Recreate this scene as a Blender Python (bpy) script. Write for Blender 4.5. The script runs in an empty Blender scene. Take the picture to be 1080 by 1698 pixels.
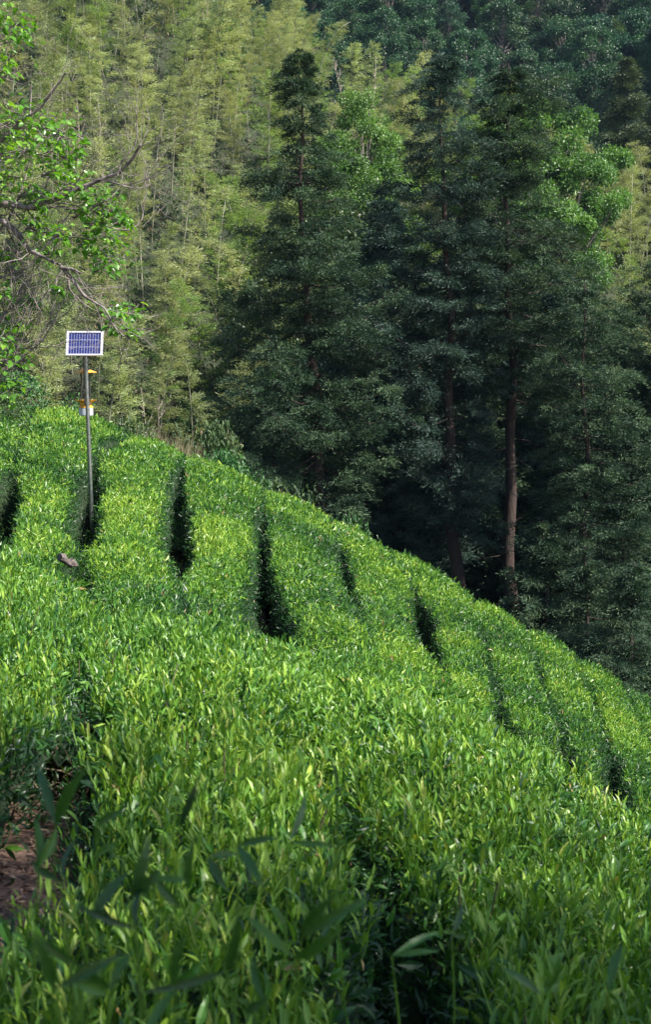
import bpy, math
import numpy as np

# ------------------------------------------------------------------ camera, light
scene = bpy.context.scene
C = scene.collection
F = 2358.0                                   # focal length in pixels of the 1080 x 1698 photograph
HOR = 620.0
PITCH = math.atan((849.0 - HOR) / F)

cam_data = bpy.data.cameras.new('camera')
cam = bpy.data.objects.new('camera', cam_data)
C.objects.link(cam)
cam.location = (0, 0, 0)
cam.rotation_euler = (math.radians(90) - PITCH, 0, 0)
cam_data.sensor_fit = 'VERTICAL'
cam_data.sensor_height = 36.0
cam_data.lens = 50.0
cam_data.clip_start = 0.05
cam_data.clip_end = 3000
cam_data.dof.use_dof = True
cam_data.dof.focus_distance = 16.0
cam_data.dof.aperture_fstop = 11.0
scene.camera = cam

SUN_AZ = 116.0                               # clockwise from the view direction (+Y)
SUN_EL = 46.0
world = bpy.data.worlds.new("World")
scene.world = world
world.use_nodes = True
wn = world.node_tree
bg = wn.nodes['Background']
sky = wn.nodes.new('ShaderNodeTexSky')
sky.sky_type = 'NISHITA'
sky.sun_disc = False
sky.sun_elevation = math.radians(SUN_EL)
sky.sun_rotation = math.radians(SUN_AZ)
wn.links.new(sky.outputs[0], bg.inputs[0])
bg.inputs[1].default_value = 0.10
sun_data = bpy.data.lights.new('sun', 'SUN')
sun_data.energy = 5.0
sun_data.angle = math.radians(0.5)
sun_data.color = (1.0, 0.95, 0.86)
sun = bpy.data.objects.new('sun', sun_data)
C.objects.link(sun)
a, e = math.radians(SUN_AZ), math.radians(SUN_EL)
SUNV = np.array([math.sin(a) * math.cos(e), math.cos(a) * math.cos(e), math.sin(e)])
sun.rotation_euler = (math.radians(90) - e, 0, math.pi - a)
scene.view_settings.view_transform = 'Standard'
scene.view_settings.look = 'None'
scene.view_settings.exposure = 1.18
scene.view_settings.gamma = 1

# ------------------------------------------------------------------ helpers
def pt(px, py, y):
    """world point seen at pixel (px,py) of the photograph at distance y along +Y"""
    cx, cy = (px - 540.0) / F, (849.0 - py) / F
    cp, sp = math.cos(PITCH), math.sin(PITCH)
    d = np.array([cx, cp + cy * sp, -sp + cy * cp])
    return d * (y / d[1])

def pxm(y):
    return F / y                              # pixels per metre at distance y

def norm(v):
    return v / np.maximum(np.linalg.norm(v, axis=-1, keepdims=True), 1e-9)

def hashgrid(ix, iy, seed):
    h = (ix * 374761393 + iy * 668265263 + seed * 974634777) & 0xffffffff
    h = ((h ^ (h >> 13)) * 1274126177) & 0xffffffff
    return ((h ^ (h >> 16)) & 0xffff) / 65535.0

def vnoise(x, y, seed=0):
    x = np.asarray(x, float); y = np.asarray(y, float)
    ix = np.floor(x).astype(np.int64); iy = np.floor(y).astype(np.int64)
    fx = x - ix; fy = y - iy
    fx = fx * fx * (3 - 2 * fx); fy = fy * fy * (3 - 2 * fy)
    a = hashgrid(ix, iy, seed); b = hashgrid(ix + 1, iy, seed)
    c = hashgrid(ix, iy + 1, seed); d = hashgrid(ix + 1, iy + 1, seed)
    return (a + (b - a) * fx) * (1 - fy) + (c + (d - c) * fx) * fy - 0.5

def sstep(a, b, x):
    t = np.clip((x - a) / (b - a), 0, 1)
    return t * t * (3 - 2 * t)

class MB:
    """collects triangles and quads (numpy) and builds one mesh"""
    def __init__(self):
        self.v = []; self.f = []; self.t = []; self.n = 0
    def add(self, v, f, tint=None):
        """v (n,3); f (m,k) indices into v; tint per face"""
        f = np.asarray(f, np.int64)
        self.v.append(np.asarray(v, np.float32)); self.f.append(f + self.n)
        self.n += len(v)
        self.t.append(np.zeros(len(f)) if tint is None else np.broadcast_to(np.asarray(tint, float), (len(f),)))
    def mesh(self, name, mats, smooth=False):
        me = bpy.data.meshes.new(name)
        if not self.v:
            return me
        V = np.concatenate(self.v)
        li = np.concatenate([f.ravel() for f in self.f]).astype(np.int32)
        ks = np.concatenate([np.full(len(f), f.shape[1]) for f in self.f])
        me.vertices.add(len(V)); me.vertices.foreach_set('co', V.ravel())
        me.loops.add(len(li)); me.loops.foreach_set('vertex_index', li)
        me.polygons.add(len(ks))
        st = np.concatenate([[0], np.cumsum(ks)[:-1]]).astype(np.int32)
        me.polygons.foreach_set('loop_start', st)
        me.update(calc_edges=True)
        at = me.attributes.new('tint', 'FLOAT', 'FACE')
        at.data.foreach_set('value', np.concatenate(self.t).astype(np.float32))
        me.polygons.foreach_set('use_smooth', np.full(len(ks), smooth))
        for m in (mats if isinstance(mats, (list, tuple)) else [mats]):
            me.materials.append(m)
        me.update()
        return me
    def obj(self, name, mats, parent=None, smooth=False):
        o = bpy.data.objects.new(name, self.mesh(name, mats, smooth))
        C.objects.link(o)
        if parent is not None:
            o.parent = parent
        return o
    # shapes
    def tube(self, P, R, sides=6, tint=0.5, cap=True):
        P = np.asarray(P, float); R = np.broadcast_to(np.asarray(R, float), (len(P),))
        T = norm(np.gradient(P, axis=0))
        ref = np.array([0, 0, 1.0]) if abs(T[0][2]) < 0.9 else np.array([1.0, 0, 0])
        A = norm(np.cross(T, ref)); B = np.cross(T, A)
        an = np.arange(sides) * 2 * math.pi / sides
        V = P[:, None] + R[:, None, None] * (A[:, None] * np.cos(an)[None, :, None] + B[:, None] * np.sin(an)[None, :, None])
        n = len(P)
        i = np.arange(n - 1)[:, None] * sides; j = np.arange(sides)[None]; k = (j + 1) % sides
        f = np.stack([i + j, i + k, i + sides + k, i + sides + j], -1).reshape(-1, 4)
        self.add(V.reshape(-1, 3), f, tint)
        if cap:
            self.add(V[-1], [list(range(sides))], tint)
            self.add(V[0], [list(range(sides))[::-1]], tint)
    def box(self, c, s, R=None, tint=0.5):
        c = np.asarray(c, float); s = np.asarray(s, float) / 2
        k = np.array([[-1,-1,-1],[1,-1,-1],[1,1,-1],[-1,1,-1],[-1,-1,1],[1,-1,1],[1,1,1],[-1,1,1]]) * s
        if R is not None: k = k @ np.asarray(R).T
        self.add(k + c, [[0,3,2,1],[4,5,6,7],[0,1,5,4],[1,2,6,5],[2,3,7,6],[3,0,4,7]], tint)
    def lathe(self, prof, c, sides=24, tint=0.5):
        prof = np.asarray(prof, float); an = np.arange(sides) * 2 * math.pi / sides
        V = np.stack([prof[:, 0][:, None] * np.cos(an), prof[:, 0][:, None] * np.sin(an), np.repeat(prof[:, 1][:, None], sides, 1)], -1) + np.asarray(c)
        n = len(prof)
        i = np.arange(n - 1)[:, None] * sides; j = np.arange(sides)[None]; k = (j + 1) % sides
        self.add(V.reshape(-1, 3), np.stack([i + j, i + k, i + sides + k, i + sides + j], -1).reshape(-1, 4), tint)
    # leaves.  templates: (along, across, lift) and faces
    def leaves(self, P, D, N, L, W, tint, kind='far'):
        if len(P) == 0: return
        D = norm(D); S = norm(np.cross(D, N)); U = np.cross(S, D)
        T, Fc = LEAF[kind]
        L = np.broadcast_to(L, (len(P),))[:, None, None]; W = np.broadcast_to(W, (len(P),))[:, None, None]
        V = (P[:, None] + D[:, None] * (L * T[None, :, 0:1]) + S[:, None] * (W * T[None, :, 1:2])
             + U[:, None] * (L * T[None, :, 2:3] + W * T[None, :, 3:4]))
        nv = len(T)
        base = (np.arange(len(P)) * nv)[:, None, None]
        for fc in Fc:
            fc = np.asarray(fc)
            f = (base + fc[None]).reshape(-1, fc.shape[1])
            t = np.repeat(np.broadcast_to(tint, (len(P),)), len(fc))
            self.v_shared(V if fc is not None else None, f, t, first=(fc is Fc[0] or False))
            break
        if len(Fc) > 1:
            off = self.n - len(P) * nv
            for fc in Fc[1:]:
                fc = np.asarray(fc)
                f = (base + fc[None]).reshape(-1, fc.shape[1]) + off
                self.f.append(f)
                self.t.append(np.repeat(np.broadcast_to(tint, (len(P),)), len(fc)))
    def v_shared(self, V, f, t, first):
        self.v.append(V.reshape(-1, 3).astype(np.float32)); self.f.append(f + self.n); self.n += V.shape[0] * V.shape[1]
        self.t.append(t)

# columns: along, across (half widths), lift by length (curl), lift by width (fold)
LEAF = {
    'far': (np.array([[0, 0, 0, 0], [.45, .5, .03, .18], [1, 0, -.05, 0], [.45, -.5, .03, .18]]),
            [[[0, 1, 2], [0, 2, 3]]]),
    'hex': (np.array([[0, 0, 0, 0], [.25, .42, .02, .15], [.65, .42, .02, .15], [1, 0, -.12, 0], [.65, -.42, .02, .15], [.25, -.42, .02, .15], [.5, 0, .03, 0]]),
            [[[0, 1, 2, 6], [6, 2, 3, 4], [0, 6, 4, 5]]]),
    'near': (np.array([[0, 0, 0, 0],
                       [.14, .22, .02, .08], [.14, 0, .02, 0], [.14, -.22, .02, .08],
                       [.40, .50, .045, .17], [.40, 0, .045, 0], [.40, -.50, .045, .17],
                       [.68, .42, .03, .15], [.68, 0, .03, 0], [.68, -.42, .03, .15],
                       [.88, .18, -.03, .06], [.88, 0, -.03, 0], [.88, -.18, -.03, .06],
                       [1, 0, -.09, 0]]),
             [[[1, 4, 5, 2], [2, 5, 6, 3], [4, 7, 8, 5], [5, 8, 9, 6], [7, 10, 11, 8], [8, 11, 12, 9]],
              [[0, 1, 2], [0, 2, 3], [10, 13, 11], [11, 13, 12]]]),
    'strip': (np.array([[0, .15, 0, 0], [.5, .5, .04, 0], [1, .08, -.08, 0], [1, -.08, -.08, 0], [.5, -.5, .04, 0], [0, -.15, 0, 0]]),
              [[[0, 1, 4, 5], [1, 2, 3, 4]]]),
}

def empty(name, loc=(0, 0, 0), label=None, cat=None, group=None, kind=None):
    o = bpy.data.objects.new(name, None); C.objects.link(o); o.location = tuple(float(v) for v in loc)
    o.empty_display_size = 0.2
    return tag(o, label, cat, group, kind)

def tag(o, label=None, cat=None, group=None, kind=None):
    if label: o['label'] = label
    if cat: o['category'] = cat
    if group: o['group'] = group
    if kind: o['kind'] = kind
    return o

def copy_thing(root, loc, rotz=0, scale=1.0, label=None, group=None, cat=None, tilt=(0, 0)):
    r = root.copy(); C.objects.link(r)
    r.location = tuple(float(v) for v in loc); r.rotation_euler = (tilt[0], tilt[1], rotz)
    r.scale = (scale,) * 3 if np.isscalar(scale) else scale
    tag(r, label, cat, group)
    for ch in KIDS[root.name]:
        c = ch.copy(); C.objects.link(c); c.parent = r
    return r
KIDS = {}

# ------------------------------------------------------------------ materials
def newmat(name):
    m = bpy.data.materials.new(name); m.use_nodes = True
    nt = m.node_tree; nt.nodes.clear()
    return m, nt, nt.nodes.new('ShaderNodeOutputMaterial')

def leafmat(name, stops, rough=0.42, trans=0.35, tcol=(1.25, 1.25, 0.6), objvar=0.0, spec=0.5, noise=0.0, nscale=0.4):
    """stops: (position, colour) along the per-leaf tint"""
    m, nt, out = newmat(name)
    N = nt.nodes.new; L = nt.links.new
    at = N('ShaderNodeAttribute'); at.attribute_name = 'tint'
    fac = at.outputs['Fac']
    if noise:
        tc = N('ShaderNodeTexCoord'); nz = N('ShaderNodeTexNoise'); nz.inputs['Scale'].default_value = nscale; nz.inputs['Detail'].default_value = 2
        L(tc.outputs['Object'], nz.inputs['Vector'])
        mm = N('ShaderNodeMath'); mm.operation = 'MULTIPLY_ADD'; mm.inputs[1].default_value = noise; mm.inputs[2].default_value = -noise * 0.5
        L(nz.outputs['Fac'], mm.inputs[0])
        ad = N('ShaderNodeMath'); ad.operation = 'ADD'; ad.use_clamp = True
        L(fac, ad.inputs[0]); L(mm.outputs[0], ad.inputs[1]); fac = ad.outputs[0]
    rp = N('ShaderNodeValToRGB'); el = rp.color_ramp.elements
    while len(el) < len(stops): el.new(0.5)
    for i, (p, c) in enumerate(stops):
        el[i].position = p; el[i].color = (*c, 1)
    L(fac, rp.inputs[0])
    col = rp.outputs[0]
    if objvar:
        oi = N('ShaderNodeObjectInfo'); hs = N('ShaderNodeHueSaturation')
        mh = N('ShaderNodeMapRange'); mh.inputs[3].default_value = 0.5 - objvar * 0.04; mh.inputs[4].default_value = 0.5 + objvar * 0.025
        L(oi.outputs['Random'], mh.inputs[0]); L(mh.outputs[0], hs.inputs['Hue'])
        mw = N('ShaderNodeMath'); mw.operation = 'MULTIPLY'; mw.inputs[1].default_value = 7.31
        mf = N('ShaderNodeMath'); mf.operation = 'FRACT'
        L(oi.outputs['Random'], mw.inputs[0]); L(mw.outputs[0], mf.inputs[0])
        mv = N('ShaderNodeMapRange'); mv.inputs[3].default_value = 1 - objvar * 0.4; mv.inputs[4].default_value = 1 + objvar * 0.4
        L(mf.outputs[0], mv.inputs[0]); L(mv.outputs[0], hs.inputs['Value'])
        L(col, hs.inputs['Color']); col = hs.outputs[0]
    pb = N('ShaderNodeBsdfPrincipled'); pb.inputs['Roughness'].default_value = rough
    pb.inputs['Specular IOR Level'].default_value = spec
    L(col, pb.inputs['Base Color'])
    tr = N('ShaderNodeBsdfTranslucent')
    mx = N('ShaderNodeMix'); mx.data_type = 'RGBA'; mx.blend_type = 'MULTIPLY'; mx.inputs[0].default_value = 1
    L(col, mx.inputs[6]); mx.inputs[7].default_value = (*tcol, 1)
    L(mx.outputs[2], tr.inputs['Color'])
    ms = N('ShaderNodeMixShader'); ms.inputs[0].default_value = trans
    L(pb.outputs[0], ms.inputs[1]); L(tr.outputs[0], ms.inputs[2]); L(ms.outputs[0], out.inputs[0])
    return m

def solid(name, c1, c2=None, scale=8.0, rough=0.8, metal=0.0, bump=0.0, stretch=(1, 1, 1), detail=5, spec=0.5):
    m, nt, out = newmat(name); N = nt.nodes.new; L = nt.links.new
    pb = N('ShaderNodeBsdfPrincipled'); pb.inputs['Roughness'].default_value = rough; pb.inputs['Metallic'].default_value = metal
    pb.inputs['Specular IOR Level'].default_value = spec
    tc = N('ShaderNodeTexCoord'); mp = N('ShaderNodeMapping'); mp.inputs['Scale'].default_value = stretch
    nz = N('ShaderNodeTexNoise'); nz.inputs['Scale'].default_value = scale; nz.inputs['Detail'].default_value = detail
    L(tc.outputs['Object'], mp.inputs[0]); L(mp.outputs[0], nz.inputs['Vector'])
    rp = N('ShaderNodeValToRGB'); rp.color_ramp.elements[0].position = 0.33; rp.color_ramp.elements[1].position = 0.68
    rp.color_ramp.elements[0].color = (*c1, 1); rp.color_ramp.elements[1].color = (*(c2 or c1), 1)
    L(nz.outputs['Fac'], rp.inputs[0]); L(rp.outputs[0], pb.inputs['Base Color'])
    if bump:
        b = N('ShaderNodeBump'); b.inputs['Strength'].default_value = bump; b.inputs['Distance'].default_value = 0.03
        L(nz.outputs['Fac'], b.inputs['Height']); L(b.outputs[0], pb.inputs['Normal'])
    L(pb.outputs[0], out.inputs[0])
    return m

M = {}
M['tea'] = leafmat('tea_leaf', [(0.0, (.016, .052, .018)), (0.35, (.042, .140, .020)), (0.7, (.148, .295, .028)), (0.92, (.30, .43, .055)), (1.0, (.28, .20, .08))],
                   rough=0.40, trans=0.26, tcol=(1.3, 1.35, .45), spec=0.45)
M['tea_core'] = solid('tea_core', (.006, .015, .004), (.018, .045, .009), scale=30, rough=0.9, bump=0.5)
M['tea_stem'] = solid('tea_stem', (.06, .045, .025), (.12, .09, .05), scale=60, rough=0.8)
M['cedar'] = leafmat('cedar_needles', [(0.0, (.010, .028, .016)), (0.5, (.029, .062, .037)), (0.9, (.105, .165, .085)), (1.0, (.17, .07, .03))],
                     rough=0.65, trans=0.12, tcol=(1.1, 1.3, .6), objvar=0.25, spec=0.25)
M['cedar_blue'] = leafmat('cedar_needles_blue', [(0.0, (.012, .030, .024)), (0.5, (.030, .062, .048)), (0.9, (.095, .155, .12)), (1.0, (.15, .07, .04))],
                          rough=0.6, trans=0.10, tcol=(1.1, 1.3, .8), objvar=0.2, spec=0.3)
M['bark'] = solid('bark', (.020, .013, .011), (.062, .040, .032), scale=5, rough=0.9, bump=0.8, stretch=(6, 6, .6))
M['bark_grey'] = solid('bark_grey', (.075, .06, .055), (.28, .235, .225), scale=14, rough=0.85, bump=0.6, stretch=(1, 1, .6))
M['bamboo'] = leafmat('bamboo_leaf', [(0.0, (.17, .23, .10)), (0.5, (.32, .39, .17)), (1.0, (.50, .53, .29))], rough=0.5, trans=0.4, tcol=(1.2, 1.15, .6), objvar=0.55)
M['bamboo_green'] = leafmat('bamboo_leaf_green', [(0.0, (.10, .18, .05)), (0.5, (.20, .31, .085)), (1.0, (.32, .44, .14))], rough=0.5, trans=0.4, tcol=(1.2, 1.2, .5), objvar=0.5)
M['culm'] = solid('culm', (.09, .095, .055), (.25, .24, .17), scale=2, rough=0.5, stretch=(1, 1, .5))
M['dead_wood'] = solid('dead_wood', (.17, .14, .11), (.33, .28, .23), scale=6, rough=0.8)
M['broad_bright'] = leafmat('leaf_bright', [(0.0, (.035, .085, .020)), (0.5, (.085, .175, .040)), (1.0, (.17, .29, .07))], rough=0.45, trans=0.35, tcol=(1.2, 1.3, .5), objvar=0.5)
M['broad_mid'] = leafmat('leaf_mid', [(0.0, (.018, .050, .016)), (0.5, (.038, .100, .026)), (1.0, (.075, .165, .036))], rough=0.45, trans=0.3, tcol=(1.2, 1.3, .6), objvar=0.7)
M['broad_shaded'] = leafmat('leaf_shaded', [(0.0, (.010, .034, .020)), (0.5, (.026, .078, .036)), (1.0, (.065, .15, .05))], rough=0.45, trans=0.22, tcol=(1.1, 1.3, .8), objvar=0.9)  # shade of the far hillside put into a darker, bluer leaf colour
M['fresh'] = leafmat('leaf_fresh', [(0.0, (.045, .13, .014)), (0.5, (.105, .27, .025)), (1.0, (.25, .42, .05))], rough=0.33, trans=0.40, tcol=(1.3, 1.4, .4), spec=0.6)
M['undergrowth'] = leafmat('undergrowth_leaf', [(0.0, (.02, .045, .015)), (0.5, (.05, .10, .03)), (0.85, (.10, .15, .05)), (1.0, (.20, .15, .09))], rough=0.6, trans=0.25)
M['dry_grass'] = leafmat('dry_grass', [(0.0, (.16, .13, .07)), (1.0, (.36, .31, .19))], rough=0.7, trans=0.3)

# ground: leaf litter and reddish soil
m, nt, out = newmat('ground'); N = nt.nodes.new; L = nt.links.new
pb = N('ShaderNodeBsdfPrincipled'); pb.inputs['Roughness'].default_value = 0.95
geo = N('ShaderNodeNewGeometry'); n1 = N('ShaderNodeTexNoise'); n1.inputs['Scale'].default_value = 55; n1.inputs['Detail'].default_value = 8; n1.inputs['Roughness'].default_value = .7
n2 = N('ShaderNodeTexNoise'); n2.inputs['Scale'].default_value = 0.25; n2.inputs['Detail'].default_value = 6
vo = N('ShaderNodeTexVoronoi'); vo.inputs['Scale'].default_value = 45
for q in (n1, n2, vo): L(geo.outputs['Position'], q.inputs['Vector'])
r1 = N('ShaderNodeValToRGB'); r1.color_ramp.elements[0].color = (.085, .042, .028, 1); r1.color_ramp.elements[1].color = (.40, .25, .18, 1)
r1.color_ramp.elements[0].position = .35; r1.color_ramp.elements[1].position = .7
L(n1.outputs['Fac'], r1.inputs[0])
r2 = N('ShaderNodeValToRGB'); r2.color_ramp.elements[0].color = (.016, .028, .012, 1); r2.color_ramp.elements[1].color = (.045, .05, .024, 1)
L(n2.outputs['Fac'], r2.inputs[0])
sx = N('ShaderNodeSeparateXYZ'); L(geo.outputs['Position'], sx.inputs[0])
mr = N('ShaderNodeMapRange'); mr.inputs[1].default_value = 12; mr.inputs[2].default_value = 34; L(sx.outputs['Y'], mr.inputs[0])
mx = N('ShaderNodeMix'); mx.data_type = 'RGBA'; L(mr.outputs[0], mx.inputs[0]); L(r1.outputs[0], mx.inputs[6]); L(r2.outputs[0], mx.inputs[7])
L(mx.outputs[2], pb.inputs['Base Color'])
bp = N('ShaderNodeBump'); bp.inputs['Strength'].default_value = .9; bp.inputs['Distance'].default_value = .03
ma = N('ShaderNodeMath'); L(n1.outputs['Fac'], ma.inputs[0]); L(vo.outputs['Distance'], ma.inputs[1]); L(ma.outputs[0], bp.inputs['Height'])
L(bp.outputs[0], pb.inputs['Normal']); L(pb.outputs[0], out.inputs[0])
M['ground'] = m

# ------------------------------------------------------------------ tea canopy surface (envelope over the hedges)
CREST = [(-300, 690, 27), (0, 684, 27), (100, 676, 27), (170, 708, 26.5), (300, 750, 26), (420, 806, 25.5), (530, 848, 25), (650, 916, 24.5),
         (740, 966, 24), (860, 1034, 23), (1000, 1114, 22), (1080, 1170, 21.5), (1300, 1310, 20.5)]
CP = [(540, 1698, 2.05), (0, 1698, 1.9), (1080, 1698, 2.5), (300, 1420, 2.75), (600, 1400, 3.05), (860, 1480, 3.4), (1080, 1560, 3.4),
      (300, 1220, 4.2), (500, 1120, 5.9), (170, 1160, 4.8), (560, 1200, 4.9), (800, 1290, 4.7), (1080, 1450, 4.5), (900, 1310, 5.6), (1080, 1432, 5.3), (700, 1200, 6.2),
      (0, 1260, 3.5), (0, 1010, 6.8), (80, 950, 9.5), (0, 900, 11.5), (-300, 930, 7), (-300, 1240, 3.2), (-300, 1700, 1.7),
      (300, 1046, 9.3), (500, 1070, 9.3), (700, 1150, 9.3), (900, 1265, 9), (1060, 1380, 8.8), (1300, 1560, 8.5), (1300, 1750, 4),
      (150, 940, 12), (300, 950, 13), (480, 990, 13), (640, 1060, 13), (800, 1160, 12.7), (1000, 1275, 12.5), (1300, 1460, 12),
      (-300, 800, 16), (0, 830, 15.5), (150, 855, 16), (300, 860, 17.5), (450, 910, 17.5), (600, 985, 17.5), (720, 1055, 17.5), (850, 1122, 17), (1000, 1205, 16.5),
      (1300, 1370, 16), (150, 770, 21), (300, 795, 21.5), (450, 850, 21.5), (600, 925, 21.5), (740, 1000, 21)]
CP += CREST + [(x, y + 34, d + 4) for x, y, d in CREST] + [(x, y + 130, d + 9) for x, y, d in CREST] + [(x, y + 250, d + 14) for x, y, d in CREST]
K = np.array([pt(*c) for c in CP])
K = np.vstack([K, [[0, 0, -.95], [-1.5, 0, -.7], [1.5, 0, -1.4], [0, -4, -.9], [4, -3, -2.4], [-4, -3, 0], [3, 1.5, -2.1]]])
def tps_phi(r2): return 0.5 * r2 * np.log(r2 + 1e-9)
def fit_tps(K, lam):
    n = len(K); d2 = ((K[:, None, :2] - K[None, :, :2]) ** 2).sum(-1)
    A = np.zeros((n + 3, n + 3)); A[:n, :n] = tps_phi(d2) + lam * np.eye(n)
    Pm = np.hstack([np.ones((n, 1)), K[:, :2]]); A[:n, n:] = Pm; A[n:, :n] = Pm.T
    return np.linalg.solve(A, np.concatenate([K[:, 2], np.zeros(3)]))
TW = fit_tps(K, 0.6)
def env0(x, y):
    x = np.asarray(x, float); y = np.asarray(y, float); sh = x.shape
    X = x.ravel(); Y = y.ravel(); out = np.zeros(len(X))
    for i in range(0, len(X), 200000):
        a = X[i:i + 200000]; b = Y[i:i + 200000]
        d2 = (a[:, None] - K[None, :, 0]) ** 2 + (b[:, None] - K[None, :, 1]) ** 2
        out[i:i + 200000] = tps_phi(d2) @ TW[:-3] + TW[-3] + TW[-2] * a + TW[-1] * b
    return out.reshape(sh)

EX = np.arange(-16, 14.01, .08); EY = np.arange(-8, 44.01, .08)
EZ = env0(*np.meshgrid(EX, EY))
def bilin(G, x0, y0, h, x, y):
    fx = np.clip((np.asarray(x, float) - x0) / h, 0, G.shape[1] - 1.001); fy = np.clip((np.asarray(y, float) - y0) / h, 0, G.shape[0] - 1.001)
    ix = fx.astype(int); iy = fy.astype(int); fx = fx - ix; fy = fy - iy
    return (G[iy, ix] * (1 - fx) + G[iy, ix + 1] * fx) * (1 - fy) + (G[iy + 1, ix] * (1 - fx) + G[iy + 1, ix + 1] * fx) * fy
def env0(x, y): return bilin(EZ, -16, -8, .08, x, y)

def hitenv(px, py, y0, y1):
    """first distance at which the view ray through (px,py) meets the envelope"""
    ys = np.linspace(y0, y1, 500); P = np.array([pt(px, py, t) for t in ys])
    below = P[:, 2] - env0(P[:, 0], P[:, 1])
    k = np.where(below < 0)[0]
    return P[k[0]] if len(k) else P[np.argmin(below)]

# gaps between the hedges: pixel, pixel, half width of the opening
def curve(pts, y0=8.0, y1=27.0):
    return np.array([[*hitenv(px, py, y0, y1)[:2], w] for px, py, w in pts])
GAPS = [curve(c) for c in [
    [(40, 720, .02), (20, 770, .04), (4, 800, .26), (-8, 850, .26), (-45, 900, .1)],
    [(215, 704, .05), (180, 722, .17), (160, 752, .05), (147, 790, .14), (140, 830, .22), (136, 872, .22), (132, 905, .03), (124, 940, .26), (130, 972, .05)],
    [(305, 756, .04), (292, 790, .13), (294, 830, .22), (295, 880, .24), (296, 910, .16), (298, 950, .03), (306, 1005, .03), (316, 1048, .18)],
    [(436, 822, .05), (434, 860, .10), (436, 910, .14), (440, 960, .22), (446, 1000, .30), (480, 1050, .28), (505, 1072, .16)],
    [(550, 862, .03), (562, 890, .06), (572, 925, .13), (580, 965, .10), (596, 1010, .03), (622, 1075, .03), (700, 1140, .02)],
    [(655, 928, .02), (684, 965, .03), (703, 1003, .18), (710, 1045, .20), (718, 1080, .12), (745, 1130, .02), (800, 1200, .02)],
    [(790, 1010, .02), (806, 1060, .05), (818, 1110, .06), (830, 1160, .08), (846, 1200, .22), (864, 1228, .22), (905, 1270, .08), (950, 1300, .16)],
    [(880, 1060, .02), (896, 1110, .07), (912, 1150, .05), (930, 1200, .06), (945, 1250, .12), (985, 1310, .14), (1020, 1350, .06)],
    [(965, 1105, .02), (990, 1165, .05), (1006, 1215, .06), (1022, 1270, .12), (1040, 1320, .26), (1052, 1360, .24), (1090, 1420, .1)],
    [(1050, 1165, .03), (1085, 1230, .06), (1110, 1290, .1), (1140, 1350, .15), (1180, 1450, .1)],
]]
def ext(g):                                   # carry the row over the crest
    d = g[0, :2] - g[min(3, len(g) - 1), :2]; d = d / np.linalg.norm(d)
    return np.vstack([[*(g[0, :2] + d * 12), .08], [*(g[0, :2] + d * 5), .08], g])
GAPS = [ext(g) for g in GAPS]
def ncurve(pts): return np.array([[*pt(px, py, y)[:2], w] for px, py, y, w in pts])
QC = ncurve([(-420, 800, 14, .1), (-120, 850, 13.2, .05), (20, 880, 12.2, .03), (110, 950, 10.4, .12), (200, 1010, 8.9, .04), (300, 1062, 7.9, .14), (420, 1080, 7.6, .05),
             (520, 1095, 7.4, .10), (640, 1150, 7.2, .05), (760, 1200, 7.1, .05), (900, 1275, 6.9, .08), (1080, 1400, 6.7, .10), (1300, 1560, 6.5, .2), (1700, 1700, 6.3, .2)])
PC = ncurve([(-600, 1700, 1.9, .3), (-300, 1560, 2.3, .3), (-60, 1450, 2.75, .24), (10, 1370, 3.2, .16), (80, 1285, 3.8, .08), (138, 1205, 4.5, .045), (128, 1110, 5.6, .01), (180, 1030, 8.0, .02), (190, 1005, 8.9, .02)])
GC = ncurve([(800, 1950, 1.3, .16), (735, 1698, 2.1, .12), (715, 1610, 2.4, .10), (672, 1500, 2.85, .08), (615, 1400, 3.35, .09), (580, 1330, 3.8, .025), (545, 1200, 5.2, .0), (520, 1095, 7.4, .0)])
CURVES = [(g * np.array([1, 1, .92]), .72) for g in GAPS] + [(QC, .42), (PC, .20), (GC, .85)]

def pdist(x, y, g):
    """distance to a polyline and its interpolated width"""
    best = np.full(x.shape, 1e9); w = np.zeros(x.shape)
    for a, b in zip(g[:-1], g[1:]):
        d = b[:2] - a[:2]; l2 = (d ** 2).sum()
        t = np.clip(((x - a[0]) * d[0] + (y - a[1]) * d[1]) / l2, 0, 1)
        q = np.hypot(x - a[0] - t * d[0], y - a[1] - t * d[1])
        m = q < best
        best = np.where(m, q, best); w = np.where(m, a[2] + (b[2] - a[2]) * t, w)
    return best, w

def canopy_full(x, y):
    z = env0(x, y)
    z = z + .07 * vnoise(x * 1.3, y * 1.3, 3) + .05 * vnoise(x * 3.1, y * 3.1, 4) + .03 * vnoise(x * 7, y * 7, 5)
    z = z + (.09 * vnoise(x * 5.3, y * 5.3, 6) + .07 * vnoise(x * 12, y * 12, 7)) * (1 - .6 * sstep(5, 12, y))
    drop = np.zeros(x.shape); soft = np.zeros(x.shape)
    for g, D in CURVES:
        q, w = pdist(x, y, g)
        q = q * (1 + .5 * vnoise(x * 3.5, y * 3.5, 8)) + .10 * vnoise(x * 6, y * 6, 10)
        dd = (D * sstep(.03, .13, w) + .25 * sstep(.0, .03, w)) * (.72 + .28 * sstep(-.28, .05, vnoise(x * 2.6, y * 2.6, 12)))
        drop = np.maximum(drop, dd * (1 - sstep(w * .55, w * 1.25 + .03, q)))
        soft = np.maximum(soft, (.08 + .16 * sstep(.03, .2, w)) * np.exp(-(q / (w + .30)) ** 2))
    return z - np.maximum(drop, soft), drop

CX = np.arange(-11, 11.01, .025); CY = np.arange(.2, 36.01, .03)
CZ, CDROP = canopy_full(*np.meshgrid(CX, CY))
def canopy(x, y):
    xx = (np.asarray(x, float)); yy = .2 + (np.asarray(y, float) - .2) * (.025 / .03)
    return bilin(CZ, -11, .2, .025, xx, yy), bilin(CDROP, -11, .2, .025, xx, yy)

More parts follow.
